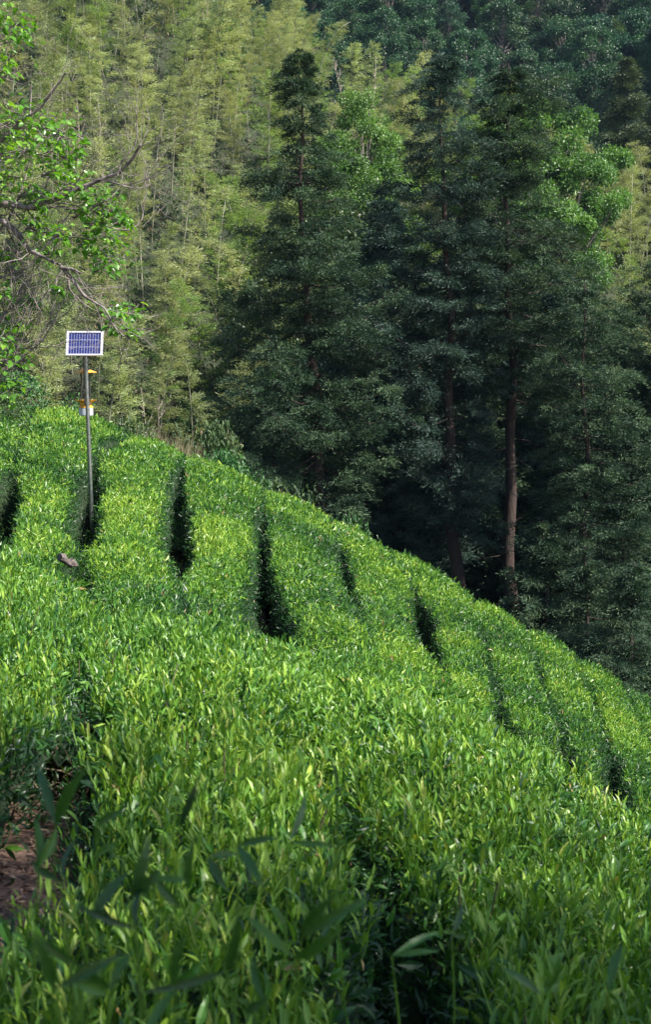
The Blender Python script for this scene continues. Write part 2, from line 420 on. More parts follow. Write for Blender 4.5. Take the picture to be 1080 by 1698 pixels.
def onpath(x, y):
    q, w = pdist(x, y, PC)
    return (q * (1 + .9 * vnoise(x * 5, y * 5, 9)) < w * .9) & (y < 5.2)

def rowid(x, y):
    q = np.interp(x, QC[:, 0], QC[:, 1])
    r = np.full(x.shape, 0)
    for g in GAPS:
        o = np.argsort(g[:, 1]); r = r + (x > np.interp(y, g[o, 1], g[o, 0]))
    op = np.argsort(PC[:, 1]); og = np.argsort(GC[:, 1])
    near = np.where(x < np.interp(y, PC[op, 1], PC[op, 0]), 100, np.where(x < np.interp(y, GC[og, 1], GC[og, 0]), 101, 102))
    return np.where(y < q, near, r)

# ------------------------------------------------------------------ terrain
def smin(a, b, k):
    h = np.clip(.5 + .5 * (b - a) / k, 0, 1); return b + (a - b) * h - k * h * (1 - h)
def hills(x, y):
    yb = 66 + .55 * np.clip(x + 12, -30, 60)
    ridge = np.interp(x, [-60, -30, -14, -6, 6, 16, 26, 50, 90], [70, 50, 31, 22, 13, 9, 4, -2, -6])
    near = -9 - .10 * np.clip(x + 12, 0, 40) + .74 * (y - yb)
    near = smin(near, ridge - .12 * np.clip(y - yb - 60, -40, 400), 5)
    far = (y - 150 + .10 * x) * .66 + 2 * vnoise(x * .04, y * .04, 21)
    far = np.minimum(far, 105)
    z = np.maximum(near, far)
    z = np.maximum(z, -20 + 122 * np.clip((x - 42) / 50, 0, 1) * sstep(122, 150, y) * (1 - sstep(330, 420, y)))  # unseen ridge off to the right, added to shade the far hillside
    return z + 1.5 * vnoise(x * .1, y * .1, 22) + .5 * vnoise(x * .35, y * .35, 23)
def ground(x, y):
    x = np.asarray(x, float); y = np.asarray(y, float)
    yy = np.minimum(y, 33.0); xx = np.clip(x, -12, 10)
    tea = env0(xx, yy) - 1.0 - .35 * (x - xx) - .42 * (y - yy)
    tea = tea + .05 * vnoise(x * 2, y * 2, 31)
    q, _ = pdist(x, y, PC); tea = tea + .70 * np.exp(-(q / 1.1) ** 2) * (1 - sstep(4, 7, y))
    floor = -13.5 - .06 * np.clip(x, -20, 60) + .6 * vnoise(x * .15, y * .15, 24)
    v = np.maximum(np.maximum(tea, floor), -40)
    return np.maximum(v, hills(x, y))

gx = np.unique(np.concatenate([np.linspace(-14, 12, 150), np.linspace(-60, 60, 80), np.linspace(-420, 420, 60)]))
gy = np.unique(np.concatenate([np.linspace(-6, 34, 190), np.linspace(34, 130, 100), np.linspace(130, 320, 60), np.linspace(-60, 700, 40)]))
GX, GY = np.meshgrid(gx, gy)
GZ = ground(GX, GY)
nx, ny = len(gx), len(gy)
i = np.arange(ny - 1)[:, None] * nx; j = np.arange(nx - 1)[None]
b = MB(); b.add(np.stack([GX, GY, GZ], -1).reshape(-1, 3), np.stack([i + j, i + j + 1, i + nx + j + 1, i + nx + j], -1).reshape(-1, 4))
tag(b.obj('ground', M['ground'], smooth=True), 'brown soil and leaf litter under the hedges and woods', None, None, 'structure')

# ------------------------------------------------------------------ tea hedges
rng = np.random.default_rng(11)
LAB = {
    100: ('tea hedge at the left edge beside the bare reddish soil path', 'near'),
    101: ('nearest tea hedge with long upright shoots, filling the bottom left foreground', 'near'),
    102: ('near tea hedge right of the dark gap at the bottom, running to the right edge', 'near'),
    0: ('short tea row at the far left, beyond the dark gap at the left edge', 'far'),
    1: ('broad tea row directly left of the solar lamp pole', 'far'),
    2: ('tea row directly right of the solar lamp pole', 'far'),
    3: ('tea row between the second and third dark gaps right of the lamp pole', 'far'),
    4: ('tea row below the left tall cedar, right of the widest dark gap', 'far'),
    5: ('tea row in the middle of the slope, below the two bare cedar trunks', 'far'),
    6: ('tea row right of the short dark slit below the right bare trunk', 'far'),
    7: ('narrow tea row third from the right edge of the slope', 'far'),
    8: ('tea row second from the right edge of the slope', 'far'),
    9: ('tea row at the right edge with a long dark gap on its left', 'far'),
    10: ('lowest tea row just entering at the right edge of the slope', 'far'),
}
def sample(n_per, x0, x1, y0, y1, cull):
    n = int(n_per * (x1 - x0) * (y1 - y0) * 3.6)
    x = rng.uniform(x0, x1, n); y = rng.uniform(y0, y1, n)
    k = cull(x, y); x = x[k]; y = y[k]
    z, drop = canopy(x, y)
    h = .03
    zx, _ = canopy(x + h, y); zy, _ = canopy(x, y + h)
    gxx = np.clip((zx - z) / h, -6, 6); gyy = np.clip((zy - z) / h, -6, 6)
    ar = np.sqrt(1 + gxx ** 2 + gyy ** 2)
    k = rng.random(len(x)) < np.minimum(ar, 3.6) / 3.6
    nrm = norm(np.stack([-gxx, -gyy, np.ones(len(x))], -1))
    return x[k], y[k], z[k], drop[k], nrm[k]
def incull(mx):
    def f(x, y):
        return (np.abs(x) < .235 * np.maximum(y, 0) + mx) & (y > .6)
    return f
hedges = {}
for r, (lab, kd) in LAB.items():
    hedges[r] = {'foliage': MB(), 'stems': MB()}
def emit(dens, y0, y1, L, W, kind, mx, up):
    w = .235 * y1 + mx
    x, y, z, drop, nrm = sample(dens, -w, w, y0, y1, incull(mx))
    rid = rowid(x, y)
    ok = drop < .75
    ok &= ~(onpath(x, y) & (rng.random(len(x)) < .93))
    ok &= ~((drop > .45) & (rng.random(len(x)) < .6))
    x, y, z, drop, nrm, rid = [q[ok] for q in (x, y, z, drop, nrm, rid)]
    n = len(x)
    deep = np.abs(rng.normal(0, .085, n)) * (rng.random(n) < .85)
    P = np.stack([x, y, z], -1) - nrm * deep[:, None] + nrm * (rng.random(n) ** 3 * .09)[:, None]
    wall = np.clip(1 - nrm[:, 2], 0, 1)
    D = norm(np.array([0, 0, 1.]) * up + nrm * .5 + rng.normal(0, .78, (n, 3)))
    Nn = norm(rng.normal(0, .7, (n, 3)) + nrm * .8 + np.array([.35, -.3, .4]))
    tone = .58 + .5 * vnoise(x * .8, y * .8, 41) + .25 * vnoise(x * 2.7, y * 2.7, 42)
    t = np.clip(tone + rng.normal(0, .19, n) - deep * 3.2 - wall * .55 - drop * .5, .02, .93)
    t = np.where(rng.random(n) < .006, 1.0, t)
    s = np.clip(rng.lognormal(0, .38, n), .4, 2.3)
    s = s * np.where(wall > .3, .8, 1)
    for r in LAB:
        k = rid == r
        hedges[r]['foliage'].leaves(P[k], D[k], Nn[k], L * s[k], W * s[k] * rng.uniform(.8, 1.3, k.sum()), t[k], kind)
Dn = 1.0
emit(9000 * Dn, .6, 4.2, .034, .0080, 'near', 1.4, .5)
emit(7500 * Dn, 4.2, 8.2, .036, .0085, 'hex', 1.4, .5)
emit(5600 * Dn, 8.2, 14, .039, .0100, 'far', 1.2, .55)
emit(4000 * Dn, 14, 22, .044, .0125, 'far', 1.5, .55)
emit(2600 * Dn, 22, 30, .052, .0155, 'far', 1.8, .55)

def smoothline(a_, b_):
    t = np.linspace(0, 1, 5)[:, None]; return a_ + (b_ - a_) * t + np.sin(t * 3.14) * rng.normal(0, .012, 3)

# fresh upright shoots (stem, three or four long leaves and a bud) on the near hedges
def shoots(dens, y0, y1, mx, scale):
    w = .235 * y1 + mx
    n = int(dens * 2 * w * (y1 - y0)); x = rng.uniform(-w, w, n); y = rng.uniform(y0, y1, n)
    k = incull(mx)(x, y); x = x[k]; y = y[k]
    z, drop = canopy(x, y); k = (drop < .1) & ~onpath(x, y); x, y, z = x[k], y[k], z[k]
    n = len(x); rid = rowid(x, y)
    H = (.03 + .07 * rng.random(n) + .17 * rng.random(n) ** 3) * scale
    lean = rng.normal(0, .22, (n, 3)); lean[:, 2] = 1; lean = norm(lean)
    B = np.stack([x, y, z - .03], -1)
    tone = np.clip(.66 + .4 * vnoise(x * .9, y * .9, 44) + rng.normal(0, .14, n), .3, .93)
    for r in (100, 101, 102):
        k = np.where(rid == r)[0]
        if not len(k): continue
        # stems as thin strips
        b = hedges[r]['foliage']
        b.leaves(B[k], lean[k], rng.normal(0, 1, (len(k), 3)), H[k] + .03, .0035, tone[k] * .8, 'strip')
        b.leaves(B[k], lean[k], rng.normal(0, 1, (len(k), 3)), H[k] + .03, .0035, tone[k] * .8, 'strip')
        for q in range(4):
            az = rng.uniform(0, 6.28, len(k)); op = rng.uniform(.25, .9, len(k)) if q < 3 else rng.uniform(0, .2, len(k))
            D = lean[k] + np.stack([np.cos(az), np.sin(az), np.zeros(len(k))], -1) * op[:, None]
            Nn = norm(np.array([0, 0, 1.]) - .3 * np.stack([np.cos(az), np.sin(az), np.zeros(len(k))], -1) + rng.normal(0, .15, (len(k), 3)))
            pos = B[k] + lean[k] * ((H[k] + .03) * (.45 + .18 * q))[:, None]
            Lq = rng.uniform(.028, .068, len(k)) * (1 if q < 3 else .6) * scale
            b.leaves(pos, D, Nn, Lq, Lq * rng.uniform(.16, .25, len(k)), np.clip(tone[k] + rng.normal(0, .07, len(k)), .2, .95), 'near')
shoots(650, .7, 4.0, .6, .9)
shoots(520, 4.0, 8.2, .6, .78)

# long leaves on shoots that stand up close to the camera
for (ax_, ay_, bx_, by_, yy_, wd_) in [(92, 1368, 132, 1284, 1.25, 20), (62, 1440, 60, 1360, 1.2, 18), (160, 1370, 196, 1425, 1.3, 18), (296, 1372, 326, 1300, 1.5, 13), (480, 1396, 508, 1320, 1.6, 12),
        (100, 1460, 130, 1385, 1.2, 20), (215, 1490, 245, 1398, 1.15, 20), (255, 1455, 300, 1505, 1.2, 15), (150, 1530, 205, 1450, 1.1, 22), (10, 1525, 80, 1502, 1.1, 18), (395, 1402, 432, 1462, 1.4, 16),
        (345, 1420, 372, 1470, 1.35, 14), (225, 1540, 238, 1460, 1.1, 16), (500, 1555, 545, 1492, 1.15, 20), (490, 1590, 560, 1545, 1.1, 20), (375, 1610, 395, 1530, 1.1, 18), (290, 1640, 300, 1560, 1.05, 20),
        (750, 1550, 768, 1500, 1.6, 12), (650, 1585, 725, 1545, 1.5, 12), (90, 1640, 60, 1560, 1.0, 20), (180, 1650, 215, 1580, 1.0, 20), (440, 1660, 420, 1590, 1.05, 20), (1010, 1640, 1030, 1570, 1.5, 16), (900, 1650, 930, 1590, 1.4, 16), (310, 1480, 318, 1400, 1.3, 14), (560, 1310, 552, 1265, 2.0, 8), (130, 1600, 190, 1640, 1.0, 20)]:
    p0 = pt(ax_, ay_, yy_); p1 = pt(bx_, by_, yy_ + rng.uniform(-.06, .06)); ln = np.linalg.norm(p1 - p0)
    hb = hedges[101 if ax_ < 700 else 102]['foliage']; up_ = np.array([rng.normal(0, .5), -1.0, rng.uniform(.2, .8)])
    lo, d_ = (p0, p1 - p0)
    hb.leaves(lo[None], norm(d_)[None], norm(up_)[None], ln * 1.1, wd_ * 1.15 / pxm(yy_), rng.uniform(.02, .3), 'near')  # low tint stands in for the shade on these close leaves
    hb.leaves(lo[None], norm(d_ * .3 + rng.normal(0, .5, 3) * ln)[None], norm(up_)[None], ln * .85, wd_ * .95 / pxm(yy_), rng.uniform(.02, .4), 'near')
    gr = np.array([lo[0] + rng.normal(0, .03), lo[1] + rng.uniform(0, .1), float(env0(lo[0], lo[1])) - .05])
    hb.tube(smoothline(gr, lo), [.0014, .0013, .0012, .0011, .0008], 5, .45, cap=False)

# woody stems seen in the gaps of the near hedges and along the row walls
def stems(dens, y0, y1, mx, rad):
    w = .235 * y1 + mx
    n = int(dens * 2 * w * (y1 - y0)); x = rng.uniform(-w, w, n); y = rng.uniform(y0, y1, n)
    k = incull(mx)(x, y); x = x[k]; y = y[k]
    z, drop = canopy(x, y); k = drop < .25
    x, y, z = x[k], y[k], z[k]
    dmin = np.full(x.shape, 9.); 
    for g, D in CURVES:
        q, ww = pdist(x, y, g); dmin = np.minimum(dmin, q - ww)
    k = dmin < .35; x, y, z = x[k], y[k], z[k]
    rid = rowid(x, y); gz = ground(x, y)
    for a_, b_, zt, zg, r in zip(x, y, z, gz, rid):
        if r not in hedges: continue
        o = rng.normal(0, .12, 3); o2 = rng.normal(0, .05, 3)
        p0 = np.array([a_, b_, zg - .05]) - o * .6; p2 = np.array([a_, b_, zt - .02]) + o * .5
        pm = (p0 + p2) / 2 + o2
        hedges[r]['stems'].tube([p0, pm, p2], [rad * 1.5, rad, rad * .5], 4, cap=False)
stems(90, .7, 7.2, .6, .0035)

# dark inner body of every hedge, under the leaves
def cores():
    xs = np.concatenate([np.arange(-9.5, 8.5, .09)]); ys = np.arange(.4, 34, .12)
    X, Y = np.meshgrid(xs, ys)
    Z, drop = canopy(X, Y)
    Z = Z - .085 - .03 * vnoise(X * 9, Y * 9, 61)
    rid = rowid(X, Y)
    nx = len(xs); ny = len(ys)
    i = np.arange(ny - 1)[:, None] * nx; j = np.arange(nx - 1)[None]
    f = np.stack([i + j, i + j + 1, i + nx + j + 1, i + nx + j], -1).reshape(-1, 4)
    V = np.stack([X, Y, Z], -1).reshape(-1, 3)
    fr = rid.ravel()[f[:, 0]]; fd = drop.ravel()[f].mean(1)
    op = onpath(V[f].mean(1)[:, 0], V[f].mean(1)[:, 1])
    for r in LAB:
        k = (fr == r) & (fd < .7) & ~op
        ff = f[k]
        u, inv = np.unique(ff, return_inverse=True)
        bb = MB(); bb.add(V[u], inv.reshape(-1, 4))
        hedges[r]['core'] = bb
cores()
for r, (lab, kd) in LAB.items():
    h = hedges[r]
    if not h['foliage'].v: continue
    allv = np.concatenate(h['foliage'].v); c = np.array([*allv[:, :2].mean(0), 0]); c[2] = float(ground(c[0], c[1]))
    root = empty('tea_hedge', c, lab, 'tea hedge', 'tea hedges on the slope')
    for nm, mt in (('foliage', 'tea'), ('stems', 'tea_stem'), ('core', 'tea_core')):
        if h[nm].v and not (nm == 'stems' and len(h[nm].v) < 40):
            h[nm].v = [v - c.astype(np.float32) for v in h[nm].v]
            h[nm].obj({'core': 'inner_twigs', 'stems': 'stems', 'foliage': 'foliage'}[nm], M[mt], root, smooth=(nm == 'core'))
hedges = None

b = MB(); n = 16000; x = rng.uniform(-2.2, .2, n); y = rng.uniform(1.6, 5.4, n)
k = onpath(x, y); x, y = x[k], y[k]; n = len(x)
P = np.stack([x, y, ground(x, y) + rng.uniform(.001, .012, n)], -1)
b.leaves(P, norm(np.stack([rng.normal(0, 1, n), rng.normal(0, 1, n), rng.normal(0, .3, n)], -1)), np.array([0, 0, 1.]) + rng.normal(0, .5, (n, 3)), rng.uniform(.01, .04, n), rng.uniform(.006, .014, n), rng.random(n), 'far')
M['litter'] = leafmat('litter', [(0, (.04, .022, .015)), (.5, (.15, .09, .06)), (.9, (.38, .26, .19)), (1, (.10, .16, .03))], rough=.8, trans=.05)
tag(b.obj('leaf_litter', M['litter']), 'dry leaf litter and crumbs on the reddish path', 'litter', None, 'stuff')

# dead log on the hedge by the left path
lp = pt(120, 932, 12.0)
b = MB(); n = 14; t = np.linspace(0, 1, n)
P = np.stack([lp[0] - .07 + .11 * t, lp[1] - .22 + .14 * t, lp[2] + .07 - .09 * t + .008 * np.sin(t * 9)], -1)
b.tube(P, .032 + .007 * np.sin(t * 11) + rng.normal(0, .003, n), 10)
M['log'] = solid('weathered_log', (.04, .032, .028), (.20, .16, .145), scale=40, rough=.9, bump=.8); o = b.obj('log', M['log']); tag(o, 'short grey dead log poking out of the tea above the left path', 'log')

# ------------------------------------------------------------------ solar insect lamp
def rotx(a): return np.array([[1, 0, 0], [0, math.cos(a), -math.sin(a)], [0, math.sin(a), math.cos(a)]])
def roty(a): return np.array([[math.cos(a), 0, math.sin(a)], [0, 1, 0], [-math.sin(a), 0, math.cos(a)]])
def rotz(a): return np.array([[math.cos(a), -math.sin(a), 0], [math.sin(a), math.cos(a), 0], [0, 0, 1]])
YL = 19.6
top = pt(141, 584, YL); low = pt(150, 812, YL)
dirp = (low - top) / (top[2] - low[2])
gz = float(ground(low[0], low[1])); base = top + dirp * (top[2] - gz + .1)
M['steel'] = solid('galvanised_steel', (.16, .18, .17), (.30, .32, .31), scale=30, rough=.35, metal=.85)
M['alu'] = solid('aluminium_frame', (.50, .49, .56), (.58, .57, .64), scale=20, rough=.4, metal=.1)
M['yellow'] = solid('yellow_plastic', (.70, .33, .03), (.80, .42, .06), scale=12, rough=.45)
M['white_plastic'] = solid('white_plastic', (.42, .46, .55), (.52, .56, .64), scale=9, rough=.4)
M['black_part'] = solid('dark_part', (.02, .02, .022), (.04, .04, .045), scale=9, rough=.5)
m, nt, out = newmat('solar_cells'); N = nt.nodes.new; L = nt.links.new
pb = N('ShaderNodeBsdfPrincipled'); pb.inputs['Roughness'].default_value = .22
tc = N('ShaderNodeTexCoord'); sp = N('ShaderNodeSeparateXYZ'); L(tc.outputs['Object'], sp.inputs[0])
def lines(sock, period, width, off=0.0):
    a_ = N('ShaderNodeMath'); a_.operation = 'ADD'; a_.inputs[1].default_value = off + 50 * period; L(sock, a_.inputs[0])
    w_ = N('ShaderNodeMath'); w_.operation = 'MODULO'; w_.inputs[1].default_value = period; L(a_.outputs[0], w_.inputs[0])
    l_ = N('ShaderNodeMath'); l_.operation = 'LESS_THAN'; l_.inputs[1].default_value = width; L(w_.outputs[0], l_.inputs[0])
    return l_.outputs[0]
PW, PH = .50, .352
cw = (PW - .06) / 12; chh = (PH - .045) / 3
l1 = lines(sp.outputs['X'], cw, .0035, (PW - .06) / 2 + .00175); l2 = lines(sp.outputs['Z'], chh, .0045, (PH - .045) / 2 + .00225)
l3 = lines(sp.outputs['X'], cw * 2, .0018, cw / 2)
mxx = N('ShaderNodeMath'); mxx.operation = 'MAXIMUM'; L(l1, mxx.inputs[0]); L(l2, mxx.inputs[1])
mc = N('ShaderNodeMix'); mc.data_type = 'RGBA'; L(mxx.outputs[0], mc.inputs[0])
mc.inputs[6].default_value = (.022, .028, .13, 1); mc.inputs[7].default_value = (.42, .44, .58, 1)
L(mc.outputs[2], pb.inputs['Base Color']); L(pb.outputs[0], out.inputs[0])
M['cells'] = m

lamp = empty('solar_insect_lamp', base, 'steel pole carrying a blue solar panel and a yellow insect lamp in the tea', 'insect lamp')
b = MB(); nn = 8; tt = np.linspace(0, 1, nn)[:, None]
b.tube((1 - tt) * np.zeros(3) + tt * (top + [0, 0, .02] - base), .029, 14, cap=True)
b.obj('pole', M['steel'], lamp, smooth=True)
RT = rotx(math.radians(-20))
pc = pt(141, 569.5, YL) + np.array([0, -.05, 0]) - base
def put(o, loc, R):
    from mathutils import Matrix
    Mx = Matrix([list(R[i_]) + [float(loc[i_])] for i_ in range(3)] + [[0, 0, 0, 1]])
    o.matrix_local = Mx
b = MB(); b.box((0, .014, 0), (PW - .01, .012, PH - .01))
panel = b.obj('solar_panel', M['white_plastic'], lamp); put(panel, pc, RT)
b = MB(); b.box((0, 0, 0), (PW - .06, .004, PH - .045)); cells = b.obj('solar_cells', M['cells'], panel); cells.location = (0, .004, 0)
b = MB(); fr = .03; fz = .0225
b.box((-(PW - fr) / 2, .006, 0), (fr, .03, PH)); b.box(((PW - fr) / 2, .006, 0), (fr, .03, PH))
b.box((0, .006, (PH - fz) / 2), (PW - 2 * fr, .029, fz)); b.box((0, .006, -(PH - fz) / 2), (PW - 2 * fr, .029, fz))
b.obj('panel_frame', M['alu'], panel)
b = MB(); b.box((0, .05, 0), (.06, .05, .16)); b.tube([[0, .05, -.16], [0, .05, .10]], .012, 8); b.obj('bracket', M['steel'], panel)
# the lamp hangs just behind the pole
tc_ = pt(141.8, 650, YL + .19); tz = lambda py: pt(143, py, YL + .19)[2] - base[2]
cx0, cy0 = tc_[0] - base[0], tc_[1] - base[1]
k_ = (YL + .19) / F
b = MB(); b.lathe([(.002, tz(609)), (4 * k_, tz(610)), (8 * k_, tz(613)), (18.5 * k_, tz(617)), (18.5 * k_, tz(617.8)), (9 * k_, tz(617.5)), (8 * k_, tz(619.6)), (.002, tz(619.6))], (cx0, cy0, 0), 28)
b.obj('lamp_hat', M['yellow'], lamp, smooth=False)
b = MB(); b.lathe([(18.5 * k_, tz(663.3)), (17 * k_, tz(664.6)), (10 * k_, tz(668)), (9.5 * k_, tz(672)), (12 * k_, tz(675)), (12 * k_, tz(676)), (.002, tz(676))], (cx0, cy0, 0), 28)
b.lathe([(18.5 * k_, tz(663.3)), (16.5 * k_, tz(663.9)), (8 * k_, tz(668)), (6 * k_, tz(676))], (cx0, cy0, 0), 28)
b.obj('catch_funnel', M['yellow'], lamp)
b = MB(); b.lathe([(.002, tz(676.2)), (11.4 * k_, tz(676.2)), (11.6 * k_, tz(677)), (11.6 * k_, tz(688)), (11 * k_, tz(689)), (.002, tz(689))], (cx0, cy0, 0), 28)
b.obj('collecting_box', M['white_plastic'], lamp)
for q in range(4):
    an = .5 + q * math.pi / 2; b = MB()
    xx, yy = cx0 + 7.4 * k_ * math.cos(an), cy0 + 7.4 * k_ * math.sin(an)
    b.tube([[xx, yy, tz(619)], [xx, yy, tz(665)]], .009, 8); b.obj('support_rod', M['black_part'], lamp)
b = MB(); b.tube([[cx0, cy0, tz(620)], [cx0, cy0, tz(664)]], .014, 12); b.obj('lamp_tube', M['white_plastic'], lamp)
b = MB(); b.box((cx0 - .01, cy0 - .09, tz(606)), (.03, .2, .025)); b.tube([[cx0, cy0, tz(605)], [cx0, cy0, tz(610)]], .008, 8); b.obj('hanger_arm', M['steel'], lamp)
def polept(py): return (1 - (q_ := (py - 584) / 228)) * (top - base) + q_ * (low - base)
for py_ in (598, 612, 668):
    c_ = polept(py_); b = MB(); b.tube([c_ - [0, 0, .018], c_ + [0, 0, .018]], .036, 12); b.box(c_ + [.04, 0, 0], (.02, .012, .03)); b.obj('clamp', M['steel'], lamp)
b = MB(); b.tube(np.array([polept(p_) + [-.034 - .006 * math.sin(p_ * .4), -.012, 0] for p_ in np.linspace(592, 672, 16)]), .006, 6); b.obj('cable', M['black_part'], lamp)

# ------------------------------------------------------------------ cedars
def cedar(seed, zs, RL, RR, H, tr, x_off=None, dens=1.0, size=1.0, bare=None, deadn=10, limbs=3.4):
    """zs: heights (fractions ascending) with crown radius to the left RL and right RR (metres). returns MBs trunk, crown, dead branches"""
    r = np.random.default_rng(seed)
    tk, cr, dd = MB(), MB(), MB()
    zz = np.linspace(0, H, 30)
    wob = .10 * np.sin(zz * .5 + seed) + .06 * np.sin(zz * 1.3 + 2 * seed)
    xo = np.zeros(30) if x_off is None else np.interp(zz, x_off[0], x_off[1])
    axis = np.stack([xo + wob, .08 * np.cos(zz * .4), zz], -1)
    rad = tr * (1 - zz / H) ** .95 + .02; rad[0] *= 1.35
    tk.tube(axis, rad * (1 + .05 * r.normal(0, 1, 30)), 10)
    ax = lambda z: np.array([np.interp(z, zz, axis[:, 0]), np.interp(z, zz, axis[:, 1]), z])
    z = zs[0]; az = r.uniform(0, 6.28)
    PP, DD, NN, TT, SS = [], [], [], [], []
    lobe = r.uniform(0, 6.28, 3)
    while z < H * .995:
        for _ in range(r.poisson(limbs) if z > zs[0] else 2):
            az += 2.4 + r.normal(0, .4)
            c = math.cos(az); rl = np.interp(z, zs, RL); rr = np.interp(z, zs, RR)
            R = rl + (rr - rl) * (.5 + .5 * c)
            if abs(c) < .5: R = min(R, (rl + rr) * .55)
            big = 1 + .28 * math.sin(az * 2 + lobe[0] + z * .5) * (r.random() < .7)
            R = max(.1, R * big * r.uniform(.58, 1.15) - .04 * size)
            if R < .12: R = .12
            fr = z / H
            rise = r.uniform(-.22, .12) + .55 * sstep(.75, 1, fr)
            n = max(4, int(R / .30)); t = np.linspace(0, 1, n)
            p0 = ax(z)
            hor = np.array([c, math.sin(az), 0])
            P = p0 + hor * (R * t)[:, None]
            P[:, 2] += R * (rise * t - .20 * np.sin(t * math.pi) * (1 - fr) + .16 * t ** 3)
            P += np.cumsum(r.normal(0, .02, P.shape), 0)
            tk_r = .008 + .009 * R
            tk.tube(P, tk_r * (1 - .8 * t), 4, cap=False)
            # side twigs with tufts
            side = np.cross(hor, [0, 0, 1.])
            m = max(6, int(R * 6.6 * dens))
            tt = r.uniform(.05, 1.0, m) ** .85
            q = np.stack([np.interp(tt, t, P[:, k]) for k in range(3)], -1)
            sl = r.uniform(.08, .75, m) * (.35 + .9 * np.sin(np.clip(tt, 0, 1) * 2.6)) * min(1, .35 + R * .35) * r.choice([-1, 1], m)
            q = q + side * sl[:, None] + hor * (np.abs(sl) * .35)[:, None]
            q[:, 2] += -.16 * np.abs(sl) + r.normal(0, .07, m)
            out = norm(hor * .75 + side * (np.sign(sl) * .65)[:, None])
            g = 84; k = len(q)
            sz = (r.uniform(.65, 1.35, (k, 1)) * size * min(1, .5 + R * .4))
            u1 = r.normal(0, .18, (k, g)) * sz; u2 = r.normal(0, .115, (k, g)) * sz; u3 = r.normal(0, .055, (k, g)) * sz
            lat = np.cross(out, [0, 0, 1.])
            off = out[:, None] * u1[..., None] + lat[:, None] * u2[..., None] + np.array([0, 0, 1.]) * (u3 - .9 * u1 ** 2 / sz - .25 * u1)[..., None]
            Pq = q[:, None] + off
            Dq = out[:, None] * (.65 + u1[..., None] * 1.5) + lat[:, None] * (u2[..., None] * 5) + np.array([0, 0, 1.]) * (r.normal(.15, .45, (k, g)))[..., None]
            PP.append(Pq.reshape(-1, 3)); DD.append(Dq.reshape(-1, 3))
            Nq = np.broadcast_to(np.array([0, 0, 1.]) + out[:, None] * .3, Dq.shape) + r.normal(0, .35, Dq.shape)
            NN.append(Nq.reshape(-1, 3))
            base_t = np.clip(.36 + .3 * tt[:, None] + r.normal(0, .17, (k, 1)) + r.normal(0, .12, (k, g)), 0, .9)
            if r.random() < .0004: base_t = np.full((k, g), .98)
            TT.append(base_t.ravel()); SS.append((r.uniform(.7, 1.35, (k, g)) * size).ravel())
        z += r.uniform(.20, .48)
    P = np.concatenate(PP); D = np.concatenate(DD); Nn = np.concatenate(NN); T = np.concatenate(TT); S = np.concatenate(SS)
    if bare is not None:
        for (a0, a1, keep) in bare:
            k = ~((P[:, 2] > a0) & (P[:, 2] < a1) & (np.abs(P[:, 0] - np.interp(P[:, 2], zz, axis[:, 0])) < .55) & (P[:, 1] < .3) & (r.random(len(P)) > keep))
            P, D, Nn, T, S = P[k], D[k], Nn[k], T[k], S[k]
    cr.leaves(P, D, Nn, .125 * S, .031 * S, T, 'far')
    # dead lower branches
    for _ in range(deadn):
        z = r.uniform(H * .12, zs[0] + 2.5); az = r.uniform(0, 6.28); R = r.uniform(.4, 1.6)
        p0 = ax(z); t = np.linspace(0, 1, 5)
        P = p0 + np.array([math.cos(az), math.sin(az), 0]) * (R * t)[:, None]; P[:, 2] += R * (r.uniform(-.3, .3) * t - .1 * t * t); P += r.normal(0, .03, P.shape) * t[:, None]
        tk.tube(P, .022 * (1 - .8 * t), 4, cap=False)
    return tk, cr, dd

def hero(seed, y, axpts, prof, basepy, tr, mat, label, bare_px=(), dens=1.0, **kw):
    """axpts: (px,py) of the trunk; prof: (py,left px,right px) from top down"""
    g0 = pt(axpts[-1][0], basepy, y); gz = float(ground(g0[0], g0[1])) - .2
    s = pxm(y)
    top = pt(*axpts[0], y)
    H = top[2] - gz
    hz = lambda py: pt(540, py, y)[2] - gz
    prof = prof[::-1]
    zs = [hz(p[0]) for p in prof]; RL = [p[1] / s for p in prof]; RR = [p[2] / s for p in prof]
    xs = [(hz(p[1]), pt(p[0], p[1], y)[0] - g0[0]) for p in axpts[::-1]]
    xo = ([0] + [a_ for a_, _ in xs], [0] + [b_ for _, b_ in xs])
    bare = [(hz(b_), hz(a_), kp) for a_, b_, kp in bare_px]
    tk, cr, dd = cedar(seed, zs, RL, RR, H, tr, xo, dens, bare=bare, **kw)
    root = empty('cedar_tree', (g0[0], g0[1], gz), label, 'cedar', 'tall dark cedars beyond the tea slope')
    tk.obj('trunk', M['bark'], root, smooth=True); cr.obj('crown', M[mat], root)
    return root
hero(15, 50, [(490, 84), (500, 270), (515, 540), (528, 800), (530, 900)],
     [(84, 1, 1), (110, 14, 15), (150, 32, 34), (200, 42, 44), (262, 56, 58), (300, 72, 86), (335, 100, 100), (400, 100, 100), (470, 130, 110), (540, 120, 118), (590, 185, 120), (660, 205, 135), (720, 190, 150), (770, 130, 150), (830, 60, 120)],
     900, .26, 'cedar', 'slim dark cedar standing apart, leftmost of the tall cedars', [(262, 325, .15), (745, 850, .2), (520, 545, .3)])
hero(6, 52, [(735, 92), (737, 300), (745, 640), (758, 960), (760, 1040)],
     [(92, 1, 1), (115, 22, 20), (160, 48, 42), (200, 86, 48), (250, 95, 62), (300, 90, 85), (340, 105, 85), (400, 145, 85), (480, 155, 85), (560, 150, 90), (640, 140, 90), (740, 120, 80), (820, 95, 80), (880, 55, 60)],
     1030, .29, 'cedar_blue', 'tall blue-green cedar in the middle with a bare lower trunk', [(420, 470, .25), (640, 780, .12), (880, 1040, 0)], dens=1.15)
